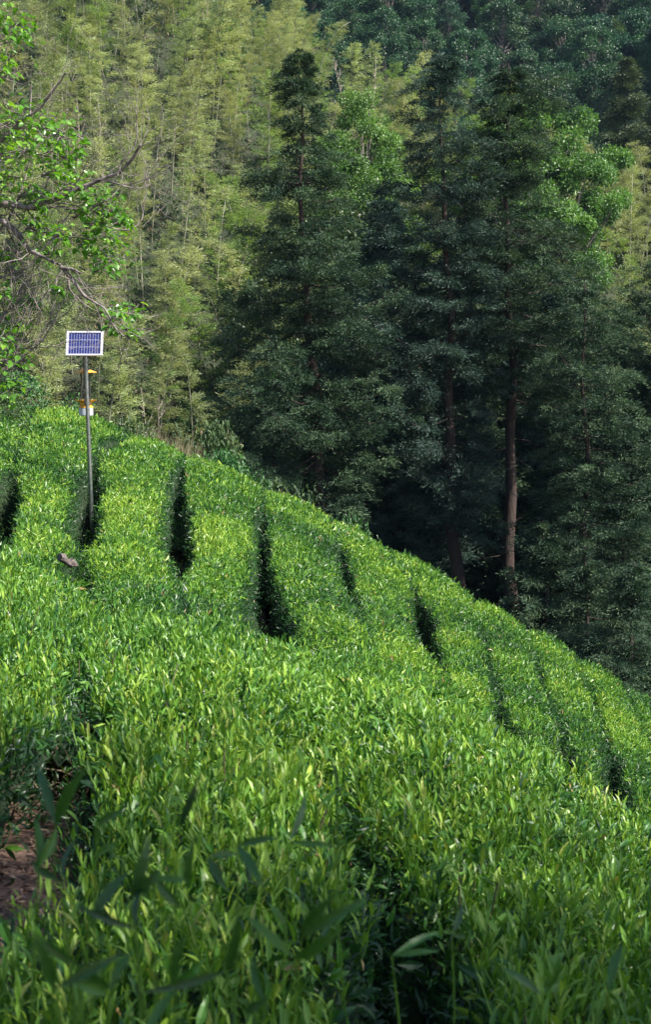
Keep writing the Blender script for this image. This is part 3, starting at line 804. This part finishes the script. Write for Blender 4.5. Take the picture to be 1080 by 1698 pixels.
hero(7, 53, [(840, 106), (843, 300), (846, 640), (850, 1020), (851, 1100)],
     [(108, 1, 1), (135, 22, 26), (180, 40, 74), (240, 64, 98), (300, 62, 95), (360, 72, 125), (430, 80, 160), (500, 92, 190), (570, 95, 190), (640, 75, 150), (690, 15, 90)],
     1090, .31, 'cedar', 'tall cedar with a long straight bare trunk, right of the middle', [(380, 410, .25), (630, 1100, 0)], deadn=16)
hero(8, 55, [(1130, 440), (1120, 700), (1115, 1000), (1112, 1200)],
     [(440, 3, 3), (470, 60, 30), (520, 90, 60), (600, 120, 90), (700, 150, 110), (800, 150, 120), (900, 160, 120), (1000, 150, 120), (1100, 130, 100)],
     1200, .24, 'cedar', 'dark cedar at the right edge with drooping boughs', (), dens=1.1)
hero(9, 49, [(975, 470), (970, 700), (965, 1000), (962, 1150)],
     [(470, 3, 3), (500, 40, 50), (560, 70, 90), (650, 95, 100), (700, 90, 110), (800, 80, 130), (900, 100, 130), (1000, 110, 120), (1080, 90, 110)],
     1160, .18, 'cedar', 'smaller cedar under the tall one with the bare trunk, towards the right edge', [(680, 760, .3)])

# younger and farther cedars that fill the ravine: variants copied
def variant(seed, H, R, base_f, mat, tr):
    f = np.array([base_f, base_f + .08, .35 + base_f * .5, .6, .8, .93, 1.0]); rr = np.array([.55, .9, 1.0, .8, .5, .22, .02]) * R
    tk, cr, dd = cedar(seed, list(f * H), list(rr), list(rr * .92), H, tr, dens=.95, size=1.25, limbs=3.2)
    root = empty('cedar_tree', (0, 0, 0)); 
    KIDS_ = [tk.obj('trunk', M['bark'], root, smooth=True), cr.obj('crown', M[mat], root)]
    KIDS[root.name] = KIDS_
    return root
VC = [variant(21, 15, 3.0, .10, 'cedar', .2), variant(22, 17, 3.2, .30, 'cedar_blue', .22), variant(23, 12, 2.8, .05, 'cedar', .17)]
spots = [  # px, distance, px of the top, variant
    (610, 57, 600, 2), (665, 55, 560, 1), (690, 60, 420, 0), (640, 64, 330, 1), (590, 68, 430, 0), (560, 56, 720, 2), (450, 60, 660, 2),
    (672, 57, 800, 2), (800, 58, 520, 0), (790, 64, 360, 1), (805, 58, 800, 2), (880, 58, 560, 1), (905, 60, 600, 0), (905, 48, 860, 2), (940, 62, 480, 0),
    (1000, 56, 640, 2), (1040, 60, 530, 0), (1075, 56, 600, 1), (1050, 42, 930, 2), (975, 44, 905, 2), 
    (930, 66, 440, 1), (1010, 68, 520, 0), (740, 66, 400, 0), (850, 68, 420, 0), (720, 68, 520, 2), (410, 64, 700, 2), (380, 58, 760, 2), (480, 55, 780, 2), (985, 54, 760, 2), (1040, 50, 800, 2)]
for i_, (px, y, tp, v) in enumerate(spots):
    p = pt(px, tp, y); gz = float(ground(p[0], p[1])) - .3
    H0 = [15, 17, 12][v]; s = (p[2] - gz) / H0
    side = ('left of the leftmost tall cedar' if px < 470 else 'behind the leftmost tall cedar' if px < 580 else 'between the leftmost and middle cedars' if px < 720 else
            'between the two bare trunks' if px < 845 else 'right of the long bare trunk' if px < 950 else 'towards the right edge') + (', its top hidden high up' if tp < 500 else ' at middle height' if tp < 700 else ' low down')
    lab = {0: 'green cedar ', 1: 'bluish cedar ', 2: 'young low cedar '}[v] + side
    sc = (max(.62, min(1.25, s)) if s > 1.25 or s < .62 else s)
    sc3 = (sc, sc, s)
    if VC[v].get('used'):
        copy_thing(VC[v], (p[0], p[1], gz), rng.uniform(0, 6.28), sc3, lab, 'cedars filling the ravine', 'cedar')
    else:
        r_ = VC[v]; r_['used'] = 1; r_.location = (p[0], p[1], gz); r_.scale = sc3; tag(r_, lab, 'cedar', 'cedars filling the ravine')
for v in VC:
    del v['used']

# ------------------------------------------------------------------ broadleaf trees
def broadleaf(seed, H, R, mat, nclump=46, leaf=.26, per=85, trunk_f=.35, tr=.14, low=.3, hexa=False, spread=1.0):
    r = np.random.default_rng(seed); tk, cr = MB(), MB()
    zz = np.linspace(0, H * .8, 8); ax = np.stack([.25 * np.sin(zz * .35 + seed), .2 * np.cos(zz * .3), zz], -1)
    tk.tube(ax, tr * (1 - .8 * zz / (H * .85)), 7)
    for k in range(nclump):
        u = r.uniform(low, 1.0); az = r.uniform(0, 6.28)
        prof = math.sin(math.pi * min(1, (u - low) / (1 - low) * .80 + .16)) ** .7
        rr = R * prof * math.sqrt(r.uniform(.12, 1)) * (1 + .2 * math.sin(3 * az + seed))
        c = np.array([rr * math.cos(az), rr * math.sin(az), H * u * .95])
        zb = max(H * trunk_f * .6, c[2] * .62); b0 = np.array([np.interp(zb, zz, ax[:, 0]), np.interp(zb, zz, ax[:, 1]), min(zb, zz[-1])])
        mid = (b0 + c) / 2 + r.normal(0, .15, 3) + [0, 0, -.1 * rr]
        tk.tube([b0, mid, c], [tr * .35, tr * .2, tr * .06], 4, cap=False)
        cs = R * r.uniform(.16, .30) * spread; n = int(per * r.uniform(.6, 1.4))
        o = norm(r.normal(0, 1, (n, 3))) * (r.random((n, 1)) ** .4) * cs * np.array([1.1, 1.1, .75])
        D = norm(o * .8 + r.normal(0, cs * .7, (n, 3))); Nn = norm(o + np.array([0, 0, cs * .9]) + r.normal(0, cs * .5, (n, 3)))
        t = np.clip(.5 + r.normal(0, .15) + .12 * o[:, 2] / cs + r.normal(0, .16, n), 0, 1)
        cr.leaves(c + o, D, Nn, leaf * r.uniform(.7, 1.3, n), leaf * .55, t, 'hex' if hexa else 'far')
    return tk, cr
def btree(seed, H, R, mat, **kw):
    tk, cr = broadleaf(seed, H, R, mat, **kw)
    root = empty('broadleaf_tree'); KIDS[root.name] = [tk.obj('trunk', M['bark_grey'], root), cr.obj('crown', M[mat], root)]
    root['H'] = H
    return root
BT = {'bright': [btree(31, 10, 3.2, 'broad_bright', leaf=.15, nclump=60, per=420, spread=.72), btree(32, 9, 2.6, 'broad_bright', leaf=.14, nclump=52, per=380, spread=.72)],
      'mid': [btree(33, 11, 3.6, 'broad_mid', leaf=.19, nclump=80, per=230), btree(34, 9, 3.0, 'broad_mid', leaf=.18, nclump=70, per=210)],
      'dark': [btree(35, 12, 4.0, 'broad_shaded', leaf=.28, nclump=70, per=190), btree(36, 13, 3.4, 'broad_shaded', leaf=.27, nclump=55, per=190, low=.42), btree(37, 10, 3.8, 'broad_shaded', leaf=.27, nclump=60, per=190)]}
used = set()
def place(root, x, y, scale, label, group, cat, rz=None, dz=-.2, sc3=None, name=None):
    z = float(ground(x, y)) + dz
    rz = rng.uniform(0, 6.28) if rz is None else rz
    s = sc3 if sc3 is not None else (scale,) * 3
    if root.name in used:
        return copy_thing(root, (x, y, z), rz, s, label, group, cat)
    used.add(root.name); root.location = (x, y, z); root.rotation_euler = (0, 0, rz); root.scale = s
    tag(root, label, cat, group)
    return root
def bypix(root, px, tp, y, label, group, cat, H, wide=1.0):
    """a tree whose top is seen at pixel (px,tp) at distance y"""
    p = pt(px, tp, y); g = float(ground(p[0], p[1])) - .2
    s = max(.3, (p[2] - g) / H)
    return place(root, p[0], p[1], s, label, group, cat, sc3=(s * wide, s * wide, s))

# spur trees: bright and mid greens
spur = [('bright', 0, 370, 20, 108, 'round fresh-green tree standing among the bamboo near the top left', 1.0),
        ('mid', 0, 330, 30, 110, 'darker green tree leaning beside the round fresh-green tree at the top', .8),
        ('bright', 1, 600, 145, 92, 'bright green tree rising behind the gap between the left and middle cedars', .8),
        ('bright', 0, 570, 230, 86, 'tangled bright green tree lower behind the leftmost tall cedar', 1.0),
        ('bright', 1, 625, 190, 98, 'small bright tree on the spur crest left of the middle cedar', .9),
        ('bright', 0, 905, 140, 100, 'large light-green tree glowing behind the right tall cedar', .95),
        ('bright', 1, 870, 175, 96, 'light-green tree directly behind the crown of the right tall cedar', .9),
        ('bright', 0, 940, 225, 97, 'light-green tree with a rounded shoulder to the right of the cedars', .8),
        ('bright', 1, 790, 190, 98, 'light-green tree showing between the middle and right cedar tops', 1.1),
        ('bright', 0, 640, 330, 80, 'green tree low between the left and middle cedars', .9),
        ('mid', 1, 545, 330, 76, 'mid-green tree just right of the leftmost cedar trunk', .8),
        ('bright', 1, 700, 420, 82, 'bright green tree glimpsed through the boughs of the middle cedar', 1.0),
        ('mid', 1, 500, 580, 72, 'mid-green tree low behind the leftmost tall cedar', .9),
        ('mid', 0, 215, 90, 112, 'dark green tree half hidden in the bamboo at the upper left', .6),
        ('mid', 1, 60, 190, 95, 'dark green tree in the bamboo behind the bare-branched tree', .7),
        ('mid', 0, 305, 240, 100, 'small dark tree in the middle of the bamboo slope', .4),
        ('bright', 1, 355, 330, 92, 'fresh-green sapling in the middle of the bamboo slope', .6),
        ('mid', 1, 420, 520, 76, 'green tree at the foot of the bamboo, left of the tall cedar', .6),
        ('mid', 0, 330, 650, 74, 'low green tree at the foot of the bamboo above the tea crest', 1.0)]
for kd, v, px, tp, y, lab, wd in spur:
    rt = BT[kd][v]; bypix(rt, px, tp, y, lab, 'green trees on the bamboo hillside', 'tree', rt['H'], wd)
# far forest in shade
n = 0
for y in np.arange(150, 268, 7.4):
    for u in np.arange(-.12, .27, 5.9 / y):
        uu = u + rng.uniform(-.015, .015); yy = y + rng.uniform(-3, 3); x = uu * yy
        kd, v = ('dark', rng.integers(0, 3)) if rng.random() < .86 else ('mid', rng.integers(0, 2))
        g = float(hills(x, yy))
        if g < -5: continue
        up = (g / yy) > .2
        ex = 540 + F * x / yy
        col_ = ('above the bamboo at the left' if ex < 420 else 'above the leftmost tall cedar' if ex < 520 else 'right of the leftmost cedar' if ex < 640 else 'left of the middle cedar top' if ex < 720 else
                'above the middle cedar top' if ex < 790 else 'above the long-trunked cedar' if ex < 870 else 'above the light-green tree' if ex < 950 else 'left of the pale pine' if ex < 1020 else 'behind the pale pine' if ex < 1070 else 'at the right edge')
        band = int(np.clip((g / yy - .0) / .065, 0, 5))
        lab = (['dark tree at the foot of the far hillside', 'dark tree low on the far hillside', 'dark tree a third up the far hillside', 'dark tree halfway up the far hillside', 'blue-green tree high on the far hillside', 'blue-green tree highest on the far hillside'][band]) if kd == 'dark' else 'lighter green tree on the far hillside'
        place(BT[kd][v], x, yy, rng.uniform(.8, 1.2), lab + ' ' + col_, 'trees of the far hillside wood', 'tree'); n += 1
print('far trees', n)

# pale conifer at the right, on the far slope
tk, cr, dd = cedar(51, [1, 3, 7, 11, 14, 16], [3.0, 3.4, 2.6, 1.8, .9, .05], [3.0, 3.4, 2.6, 1.8, .9, .05], 16, .2, dens=.5, size=1.9, limbs=2.6)
M['pine'] = leafmat('pine_needles', [(0, (.04, .065, .035)), (.5, (.075, .115, .055)), (1, (.13, .17, .08))], rough=.6, trans=.15)
for q in range(2):
    px, tp, y = [(1040, 98, 132), (1092, 170, 128)][q]
    p = pt(px, tp, y); g = float(ground(p[0], p[1])) - .2; s = (p[2] - g) / 16
    if q == 0:
        pine = empty('pine_tree', (p[0], p[1], g), 'pale grey-green pine against the dark hillside at the upper right', 'pine', 'pines on the right')
        pine.scale = (min(s, 1.3), min(s, 1.3), s); KIDS[pine.name] = [tk.obj('trunk', M['bark'], pine), cr.obj('crown', M['pine'], pine)]
    else:
        copy_thing(pine, (p[0], p[1], g), 2.0, (min(s, 1.2), min(s, 1.2), s), 'lower pine at the right edge beside the pale one', 'pines on the right', 'pine')

# ------------------------------------------------------------------ bamboo
def bamboo(seed, H, mat, dens=1.0):
    r = np.random.default_rng(seed); tk, cr = MB(), MB()
    t = np.linspace(0, 1, 16); la = r.uniform(0, 6.28); lean = r.uniform(.04, .14); arch = r.uniform(.10, .22)
    hd = np.array([math.cos(la), math.sin(la), 0])
    ax = np.outer(H * t, [0, 0, 1.]) + hd * (H * (lean * t + arch * t ** 4))[:, None]; ax[:, 2] -= H * .10 * t ** 6
    tk.tube(ax, .052 * (1 - .85 * t) + .004, 5)
    nn = int(34 * dens)
    P, D, Nn, T, Lg = [], [], [], [], []
    for k in range(nn):
        f = .30 + .70 * (k + r.uniform(-.3, .3)) / nn; f = min(f, .995)
        c = np.array([np.interp(f, t, ax[:, q]) for q in range(3)])
        for _ in range(2):
            az = r.uniform(0, 6.28); Lb = (1.55 * (1 - (f - .3) / .72) ** .55 + .15) * r.uniform(.6, 1.2) * sstep(.25, .5, f)
            if Lb < .15: continue
            d = norm(np.array([math.cos(az), math.sin(az), r.uniform(.45, .95)]))
            s = np.linspace(0, 1, 5)
            br = c + d * (Lb * s)[:, None]; br[:, 2] -= .32 * Lb * s ** 2
            tk.tube(br, .006, 3, cap=False)
            m = int(54 * Lb * dens) + 6
            sv = r.uniform(.2, 1.02, m); q = np.stack([np.interp(sv, s, br[:, a_]) for a_ in range(3)], -1)
            sd = np.cross(d, [0, 0, 1.]); lat = r.normal(0, .20, m) * sv
            q = q + sd * lat[:, None] + r.normal(0, .07, (m, 3))
            P.append(q); D.append(norm(d * 1.0 + sd * np.sign(lat)[:, None] * .45 + np.array([0, 0, -.35]) + r.normal(0, .25, (m, 3))))
            Nn.append(r.normal(0, .6, (m, 3)) + [0, 0, .9]); T.append(np.clip(.5 + r.normal(0, .12) + r.normal(0, .18, m), 0, 1)); Lg.append(r.uniform(.10, .22, m))
    P = np.concatenate(P); D = np.concatenate(D); Nn = np.concatenate(Nn); T = np.concatenate(T); Lg = np.concatenate(Lg)
    cr.leaves(P, D, Nn, Lg, Lg * .2, T, 'far')
    root = empty('bamboo'); KIDS[root.name] = [tk.obj('culm', M['culm'], root), cr.obj('foliage', M[mat], root)]
    return root
BB = [bamboo(60 + k, 11.5, 'bamboo' if k < 5 else 'bamboo_green', 1.1) for k in range(7)]
n = 0; tries = 0; taken = []
while n < 290 and tries < 9000:
    tries += 1
    y = rng.uniform(67, 132); u = rng.uniform(-.25, .26); x = u * y
    if u > -.02:                              # spur to the right: only along the top and where the cedars leave it open
        if u < .16 and rng.random() > .45: continue
    g = float(hills(x, y))
    el = (g + 4) / y
    if el > .31 or g < -9.5: continue
    if float(ground(x, y)) > g + .1: continue
    if (y - 66 - .55 * np.clip(x + 12, -30, 60)) > 62: continue
    if any((x - a_) ** 2 + (y - b_) ** 2 < 2.3 for a_, b_ in taken): continue
    taken.append((x, y))
    k = int(rng.choice(7, p=[.17, .17, .16, .16, .14, .10, .10]))
    kind_ = 'yellow-green' if k < 5 else 'greener'
    ex = 540 + F * u; ey = 620 - F * (g + 5) / y
    lvl = 'at the top' if ey < 60 else 'high up' if ey < 200 else 'halfway up' if ey < 380 else 'low down' if ey < 520 else 'at the foot'
    where = ('on the hillside left of the lamp pole' if u < -.17 else 'just right of the lamp pole' if u < -.125 else 'midway between the lamp pole and the leftmost cedar' if u < -.08 else 'beside the leftmost tall cedar' if u < -.03 else 'on the spur behind the tall cedars' if u < .15 else 'on the slope at the right edge')
    place(BB[k], x, y, rng.uniform(.72, 1.15), '%s bamboo %s %s' % (kind_, lvl, where), 'bamboo covering the hillside', 'bamboo'); n += 1
print('bamboo', n)

# bare pale stems among the bamboo
def bare(seed, H):
    r = np.random.default_rng(seed); tk = MB(); t = np.linspace(0, 1, 9)
    ax = np.outer(H * t, [0, 0, 1.]); ax[:, 0] += .3 * np.sin(t * 4 + seed) ; ax += np.cumsum(r.normal(0, .03, ax.shape), 0)
    tk.tube(ax, .07 * (1 - .85 * t) + .006, 5)
    for k in range(16):
        f = r.uniform(.35, .98); c = np.array([np.interp(f, t, ax[:, q]) for q in range(3)]); az = r.uniform(0, 6.28); Lb = H * .2 * (1.25 - f) * r.uniform(.6, 1.5)
        d = norm(np.array([math.cos(az), math.sin(az), r.uniform(.8, 1.8)])); e = c + d * Lb
        tk.tube([c, (c + e) / 2 + r.normal(0, .05, 3), e], [.02, .014, .005], 3, cap=False)
        for _ in range(3):
            a1 = c + d * Lb * r.uniform(.3, .9); tk.tube([a1, a1 + norm(d + r.normal(0, .5, 3)) * Lb * .4], [.008, .003], 3, cap=False)
    return tk
BS = []
for k in range(2):
    o = bare(80 + k, 8).obj('bare_tree', M['dead_wood']); KIDS[o.name] = []; BS.append(o)
for (px, tp, y, v, tl, lab) in [(115, 60, 92, 0, -.14, 'pale bare stem leaning left among the bamboo, the tallest of its clump'), (128, 75, 92, 1, -.10, 'second pale bare stem in the leaning clump at the upper left'), (98, 95, 91, 1, -.18, 'third pale bare stem, leaning farthest left in the upper clump'),
                           (168, 160, 90, 0, -.06, 'broken pale stem right of the leaning clump'), (305, 95, 98, 1, .02, 'pair-like pale stem at the top of the bamboo slope'), (595, 88, 104, 0, .1, 'bare grey tree on the spur crest between the cedars'), (575, 96, 104, 1, -.1, 'second bare grey tree on the spur crest'),
                           (252, 640, 70, 0, -.1, 'bare twiggy tree at the foot of the bamboo above the tea crest'), (228, 655, 70, 1, .15, 'small bare tree left of the twiggy one at the foot of the bamboo')]:
    p = pt(px, tp, y); g = float(ground(p[0], p[1])) - .2; s = max(.4, (p[2] - g) / 8); s1 = min(s, 1.4)
    o = place(BS[v], p[0], p[1], s, lab, 'bare stems on the hillside', 'bare tree', dz=-.3, sc3=(s1, s1, s))
    o.rotation_euler = (0, tl, rng.uniform(-.4, .4))

# ------------------------------------------------------------------ undergrowth
def scatter_under():
    b = MB(); n = 150000
    y = np.where(rng.random(n) < .62, rng.uniform(34, 135, n), rng.uniform(135, 275, n)); u = rng.uniform(-.26, .27, n); x = u * y
    gz = ground(x, y)
    cl = vnoise(x * .5, y * .5, 71) + .5
    P = np.stack([x, y, gz + rng.random(n) ** 2 * (.3 + 1.5 * cl)], -1)
    D = norm(rng.normal(0, .7, (n, 3)) + [0, 0, .7]); Nn = rng.normal(0, .7, (n, 3)) + [0, 0, 1]
    t = np.clip(.25 + .6 * cl + rng.normal(0, .15, n), 0, .84); t = np.where(rng.random(n) < .10, 1., t)
    Ls = rng.uniform(.16, .36, n) * (y / 75) ** .5
    b.leaves(P, D, Nn, Ls, Ls * .45, t, 'far')
    tag(b.obj('undergrowth', M['undergrowth']), 'low undergrowth of ferns and brush on the wood floor', 'undergrowth', None, 'stuff')
scatter_under()

# shrubs just behind the crest of the tea
SH = []
for k, mt in enumerate(('broad_mid', 'undergrowth')):
    tk, cr = broadleaf(90 + k, 2.6, 1.5, mt, nclump=46, leaf=.10, per=150, hexa=True, low=.06, tr=.035)
    rt = empty('shrub'); KIDS[rt.name] = [tk.obj('stems', M['bark_grey'], rt), cr.obj('foliage', M[mt], rt)]; SH.append(rt)
for (px, tp, y, v, lab) in [(45, 612, 29.5, 0, 'dark green shrub at the left, just beyond the tea crest'), (-10, 640, 28.5, 1, 'dark shrub cut by the left edge above the tea'), (8, 668, 24.5, 1, 'low dark bush at the left edge in the tea row'),
                            (200, 690, 36, 0, 'low green shrub right of the lamp behind the crest'), (345, 700, 38, 1, 'dark shrub at the foot of the leftmost cedar'), (385, 740, 35, 0, 'green shrub below the leftmost cedar, behind the tea crest'),
                            (455, 800, 36, 1, 'shrub left of the lowest visible trunk'), (600, 850, 38, 0, 'shrub right of the lowest visible trunk, behind the crest')]:
    p = pt(px, tp, y); g = float(ground(p[0], p[1])) - .15; s = max(.35, (p[2] - g) / 2.6)
    place(SH[v], p[0], p[1], s, lab, 'shrubs behind the tea crest', 'shrub', sc3=(min(s, 1.0), min(s, 1.0), s))
b = MB(); n = 1500; c = pt(290, 738, 30)
x = c[0] + rng.normal(0, .28, n); y = c[1] + rng.normal(0, .5, n); z = ground(x, y)
hgt = rng.uniform(.5, 1.0, n) * (c[2] - ground(c[0], c[1])) * 1.15
b.leaves(np.stack([x, y, z], -1), norm(np.stack([rng.normal(0, .15, n), rng.normal(0, .15, n), np.ones(n)], -1)), rng.normal(0, 1, (n, 3)), hgt, .012, rng.random(n), 'strip')
tag(b.obj('dry_grass', M['dry_grass']), 'clump of tall dry beige grass behind the tea crest', 'dry grass')

# ------------------------------------------------------------------ leafy tree with bare boughs, left edge
YT = 17.0
rt_ = pt(-95, 640, YT); gz = float(ground(rt_[0], rt_[1])) - .2
O = np.array([rt_[0], rt_[1], gz])
tree = empty('branching_tree', O, 'tree at the left edge with bare grey boughs and tufts of fresh green leaves', 'tree')
tw, lf, tkb = MB(), MB(), MB()
r = np.random.default_rng(77)
def pw(px, py, dy=0.0): return pt(px, py, YT + dy) - O
trunk_px = [(-95, 900), (-92, 700), (-80, 520), (-70, 400), (-62, 300), (-50, 150), (-40, 0), (-30, -90)]
TP = np.array([pw(a_, b_) for a_, b_ in trunk_px]); TP[0][2] = 0
tkb.tube(np.array([[np.interp(s, range(8), TP[:, q]) for q in range(3)] for s in np.linspace(0, 7, 30)]), np.linspace(.17, .05, 30), 12)
boughs = [  # pixels, depth offsets, start radius px
    ([(-66, 350), (-20, 338), (20, 336), (50, 343), (88, 332), (128, 314), (160, 302), (195, 290), (222, 268), (238, 240)], (0, -.7), 6.2),
    ([(-66, 352), (-10, 357), (30, 385), (45, 412), (75, 430), (100, 443)], (0, -.5), 6.0),
    ([(100, 443), (118, 446), (135, 452)], (-.5, -.6), 3.6),
    ([(105, 446), (118, 462), (140, 488), (155, 500), (172, 506), (180, 522), (190, 540), (205, 552)], (-.5, -.8), 3.0),
    ([(110, 452), (112, 478), (128, 495), (150, 512)], (-.5, -.3), 2.4),
    ([(-60, 250), (-10, 245), (14, 218), (40, 196), (62, 180), (85, 150), (105, 122)], (0, -.5), 4.0),
    ([(48, 190), (50, 160), (52, 138)], (-.3, -.2), 1.6),
    ([(-74, 430), (-20, 400), (10, 370), (30, 330), (45, 280), (52, 240)], (0, .3), 3.0),
    ([(15, 340), (60, 350), (100, 345), (130, 352), (165, 375), (200, 385), (225, 378), (235, 362), (228, 330)], (-.2, .4), 2.2),
    ([(-78, 500), (-20, 470), (15, 455), (50, 440), (85, 395), (110, 360), (125, 340)], (0, -.4), 2.6),
    ([(-84, 620), (-30, 630), (0, 625), (40, 590), (75, 560), (95, 520), (112, 490)], (0, -.3), 2.8),
    ([(-84, 610), (-10, 585), (25, 580), (55, 570), (75, 545), (90, 505)], (0, .3), 2.6),
    ([(-84, 600), (-20, 545), (10, 520), (35, 490), (55, 455), (70, 420)], (0, .2), 2.4),
    ([(-50, 180), (-10, 140), (10, 125), (28, 112)], (0, -.2), 3.4),
    ([(-55, 240), (0, 225), (40, 215), (80, 212), (125, 222), (150, 235)], (0, .5), 2.0),
    ([(180, 300), (200, 306), (225, 312), (245, 306), (242, 296)], (-.5, -.3), 1.3),
    ([(195, 290), (202, 270), (222, 240), (225, 205), (222, 185)], (-.6, -.7), 1.4),
    ([(205, 306), (235, 296), (255, 286), (280, 270)], (-.5, -.6), 1.0),
    ([(20, 575), (60, 577), (90, 575), (108, 568)], (.2, .2), 1.2),
    ([(-90, 680), (-20, 640), (10, 610), (30, 560), (42, 500), (60, 470), (95, 400)], (0, .5), 2.2),
]
s_ = YT / F
def smooth_path(P, n):
    P = np.asarray(P); t = np.arange(len(P)); q = np.linspace(0, len(P) - 1, n)
    out = np.stack([np.interp(q, t, P[:, k]) for k in range(3)], -1)
    for _ in range(2):
        out[1:-1] = (out[:-2] + 2 * out[1:-1] + out[2:]) / 4
    return out
def twig(p, d, Ln, rad, depth):
    n = 6; P = [p]
    for k in range(n):
        d = norm(d + r.normal(0, .20, 3) + np.array([0, 0, .05])); P.append(P[-1] + d * Ln / n)
    tw.tube(P, np.linspace(rad, rad * .35, n + 1), 4, cap=False)
    if depth:
        for _ in range(r.integers(1, 4)):
            k = r.integers(1, n); twig(P[k], norm(d + r.normal(0, .7, 3)), Ln * r.uniform(.35, .7), rad * .6, depth - 1)
for pts, (d0, d1), r0 in boughs:
    P = np.array([pw(a_, b_, d0 + (d1 - d0) * k / (len(pts) - 1)) for k, (a_, b_) in enumerate(pts)])
    n = max(12, len(pts) * 5); Q = smooth_path(P, n) + np.cumsum(r.normal(0, .004, (n, 3)), 0) * .8
    rad = np.linspace(r0, max(.7, r0 * .3), n) * s_
    tkb.tube(Q, rad * (1 + .08 * r.normal(0, 1, n)), 8)
    for k in range(3, n, 3):
        if r.random() < .95:
            T = norm(Q[min(k + 1, n - 1)] - Q[k - 1]); twig(Q[k], norm(T * .8 + r.normal(0, .55, 3)), r.uniform(.25, 1.0), max(rad[k] * .35, .003), 2 if r.random() < .6 else 1)
for _ in range(46):                            # thin bare shoots rising at the lower left
    a_, b_ = r.uniform(-40, 70), r.uniform(480, 640); twig(pw(a_, b_, r.uniform(-.5, .6)), norm(np.array([r.uniform(.1, .9), r.normal(0, .3), 1.0])), r.uniform(.5, 1.3), .006, 1)
clusters = [(12, 60, 34), (-10, 25, 30), (35, 45, 18), (5, 110, 26), (20, 205, 34), (52, 200, 30), (85, 215, 28), (112, 222, 24), (120, 255, 20), (95, 250, 28), (60, 245, 30), (15, 250, 30), (20, 290, 26), (0, 320, 20),
            (95, 285, 24), (115, 290, 18), (130, 305, 22), (150, 325, 26), (175, 335, 24), (192, 350, 22), (205, 365, 14), (188, 385, 22), (165, 368, 24), (140, 350, 22), (150, 400, 20), (170, 415, 24), (188, 430, 22), (168, 445, 18),
            (75, 330, 22), (50, 320, 22), (60, 375, 20), (100, 390, 16), (178, 515, 18), (200, 522, 20), (222, 515, 12), (215, 545, 14), (195, 548, 10), (5, 540, 26), (20, 600, 26), (0, 570, 24), (35, 540, 16), (5, 490, 20), (25, 640, 18), (0, 650, 26), (12, 425, 12), (80, 420, 12), (95, 480, 10), (50, 500, 12), (-30, 200, 40), (-40, 300, 40), (-30, 450, 40), (-60, 100, 50), (-60, 560, 50)]
for cx_, cy_, cr_ in clusters:
    c = pw(cx_, cy_, r.uniform(-.7, .5)); R = cr_ * s_
    n = int(10 + 1.35 * cr_)
    o = r.normal(0, .62, (n, 3)) * R * np.array([1, 1.6, .85])
    az = r.uniform(0, 6.28, n)
    D = norm(np.stack([np.cos(az), np.sin(az), r.uniform(-1.1, .25, n)], -1)); Nn = norm(np.array([.3, -.3, 1.]) + r.normal(0, .45, (n, 3)))
    Lq = r.uniform(.06, .125, n)
    lf.leaves(c + o, D, Nn, Lq, Lq * .62, np.clip(.5 + r.normal(0, .12) + r.normal(0, .2, n), 0, 1), 'hex')
    for _ in range(9):
        e = c + r.normal(0, .75, 3) * R; p0 = c + r.normal(0, .15, 3) * R + [-R * .9, 0, -R * .3]; tw.tube([p0, (c + p0) / 2 + r.normal(0, .12, 3) * R, (c + e) / 2, e], [.007, .006, .004, .002], 4, cap=False)
tkb.obj('trunk', M['bark_grey'], tree, smooth=True); tw.obj('twigs', M['bark_grey'], tree); lf.obj('leaves', M['fresh'], tree)

# tree just outside the frame whose shade falls over the near hedge
tk, cr = broadleaf(99, 10.5, 2.4, 'broad_mid', nclump=84, leaf=.10, per=300, low=.55, tr=.14)
g = float(ground(5.0, -1.5))
sh = empty('shade_tree', (5.0, -.55, 4.3 - 7.7), 'leafy tree beside the photographer shading the nearest tea', 'tree')
tk.obj('trunk', M['bark_grey'], sh); cr.obj('crown', M['broad_mid'], sh)

# ------------------------------------------------------------------ haze
me = MB(); me.box((0, 325, 55), (900, 810, 240))
hz = me.obj('haze', None); hz.data.materials.clear()
m = bpy.data.materials.new('haze'); m.use_nodes = True; nt = m.node_tree; nt.nodes.clear()
out = nt.nodes.new('ShaderNodeOutputMaterial'); pv = nt.nodes.new('ShaderNodeVolumePrincipled')
pv.inputs['Color'].default_value = (.45, .68, 1.0, 1); pv.inputs['Density'].default_value = 0.00010
pv.inputs['Anisotropy'].default_value = 0.3
nt.links.new(pv.outputs[0], out.inputs['Volume']); hz.data.materials.append(m)
tag(hz, 'thin bluish air over the valley', None, None, 'stuff')
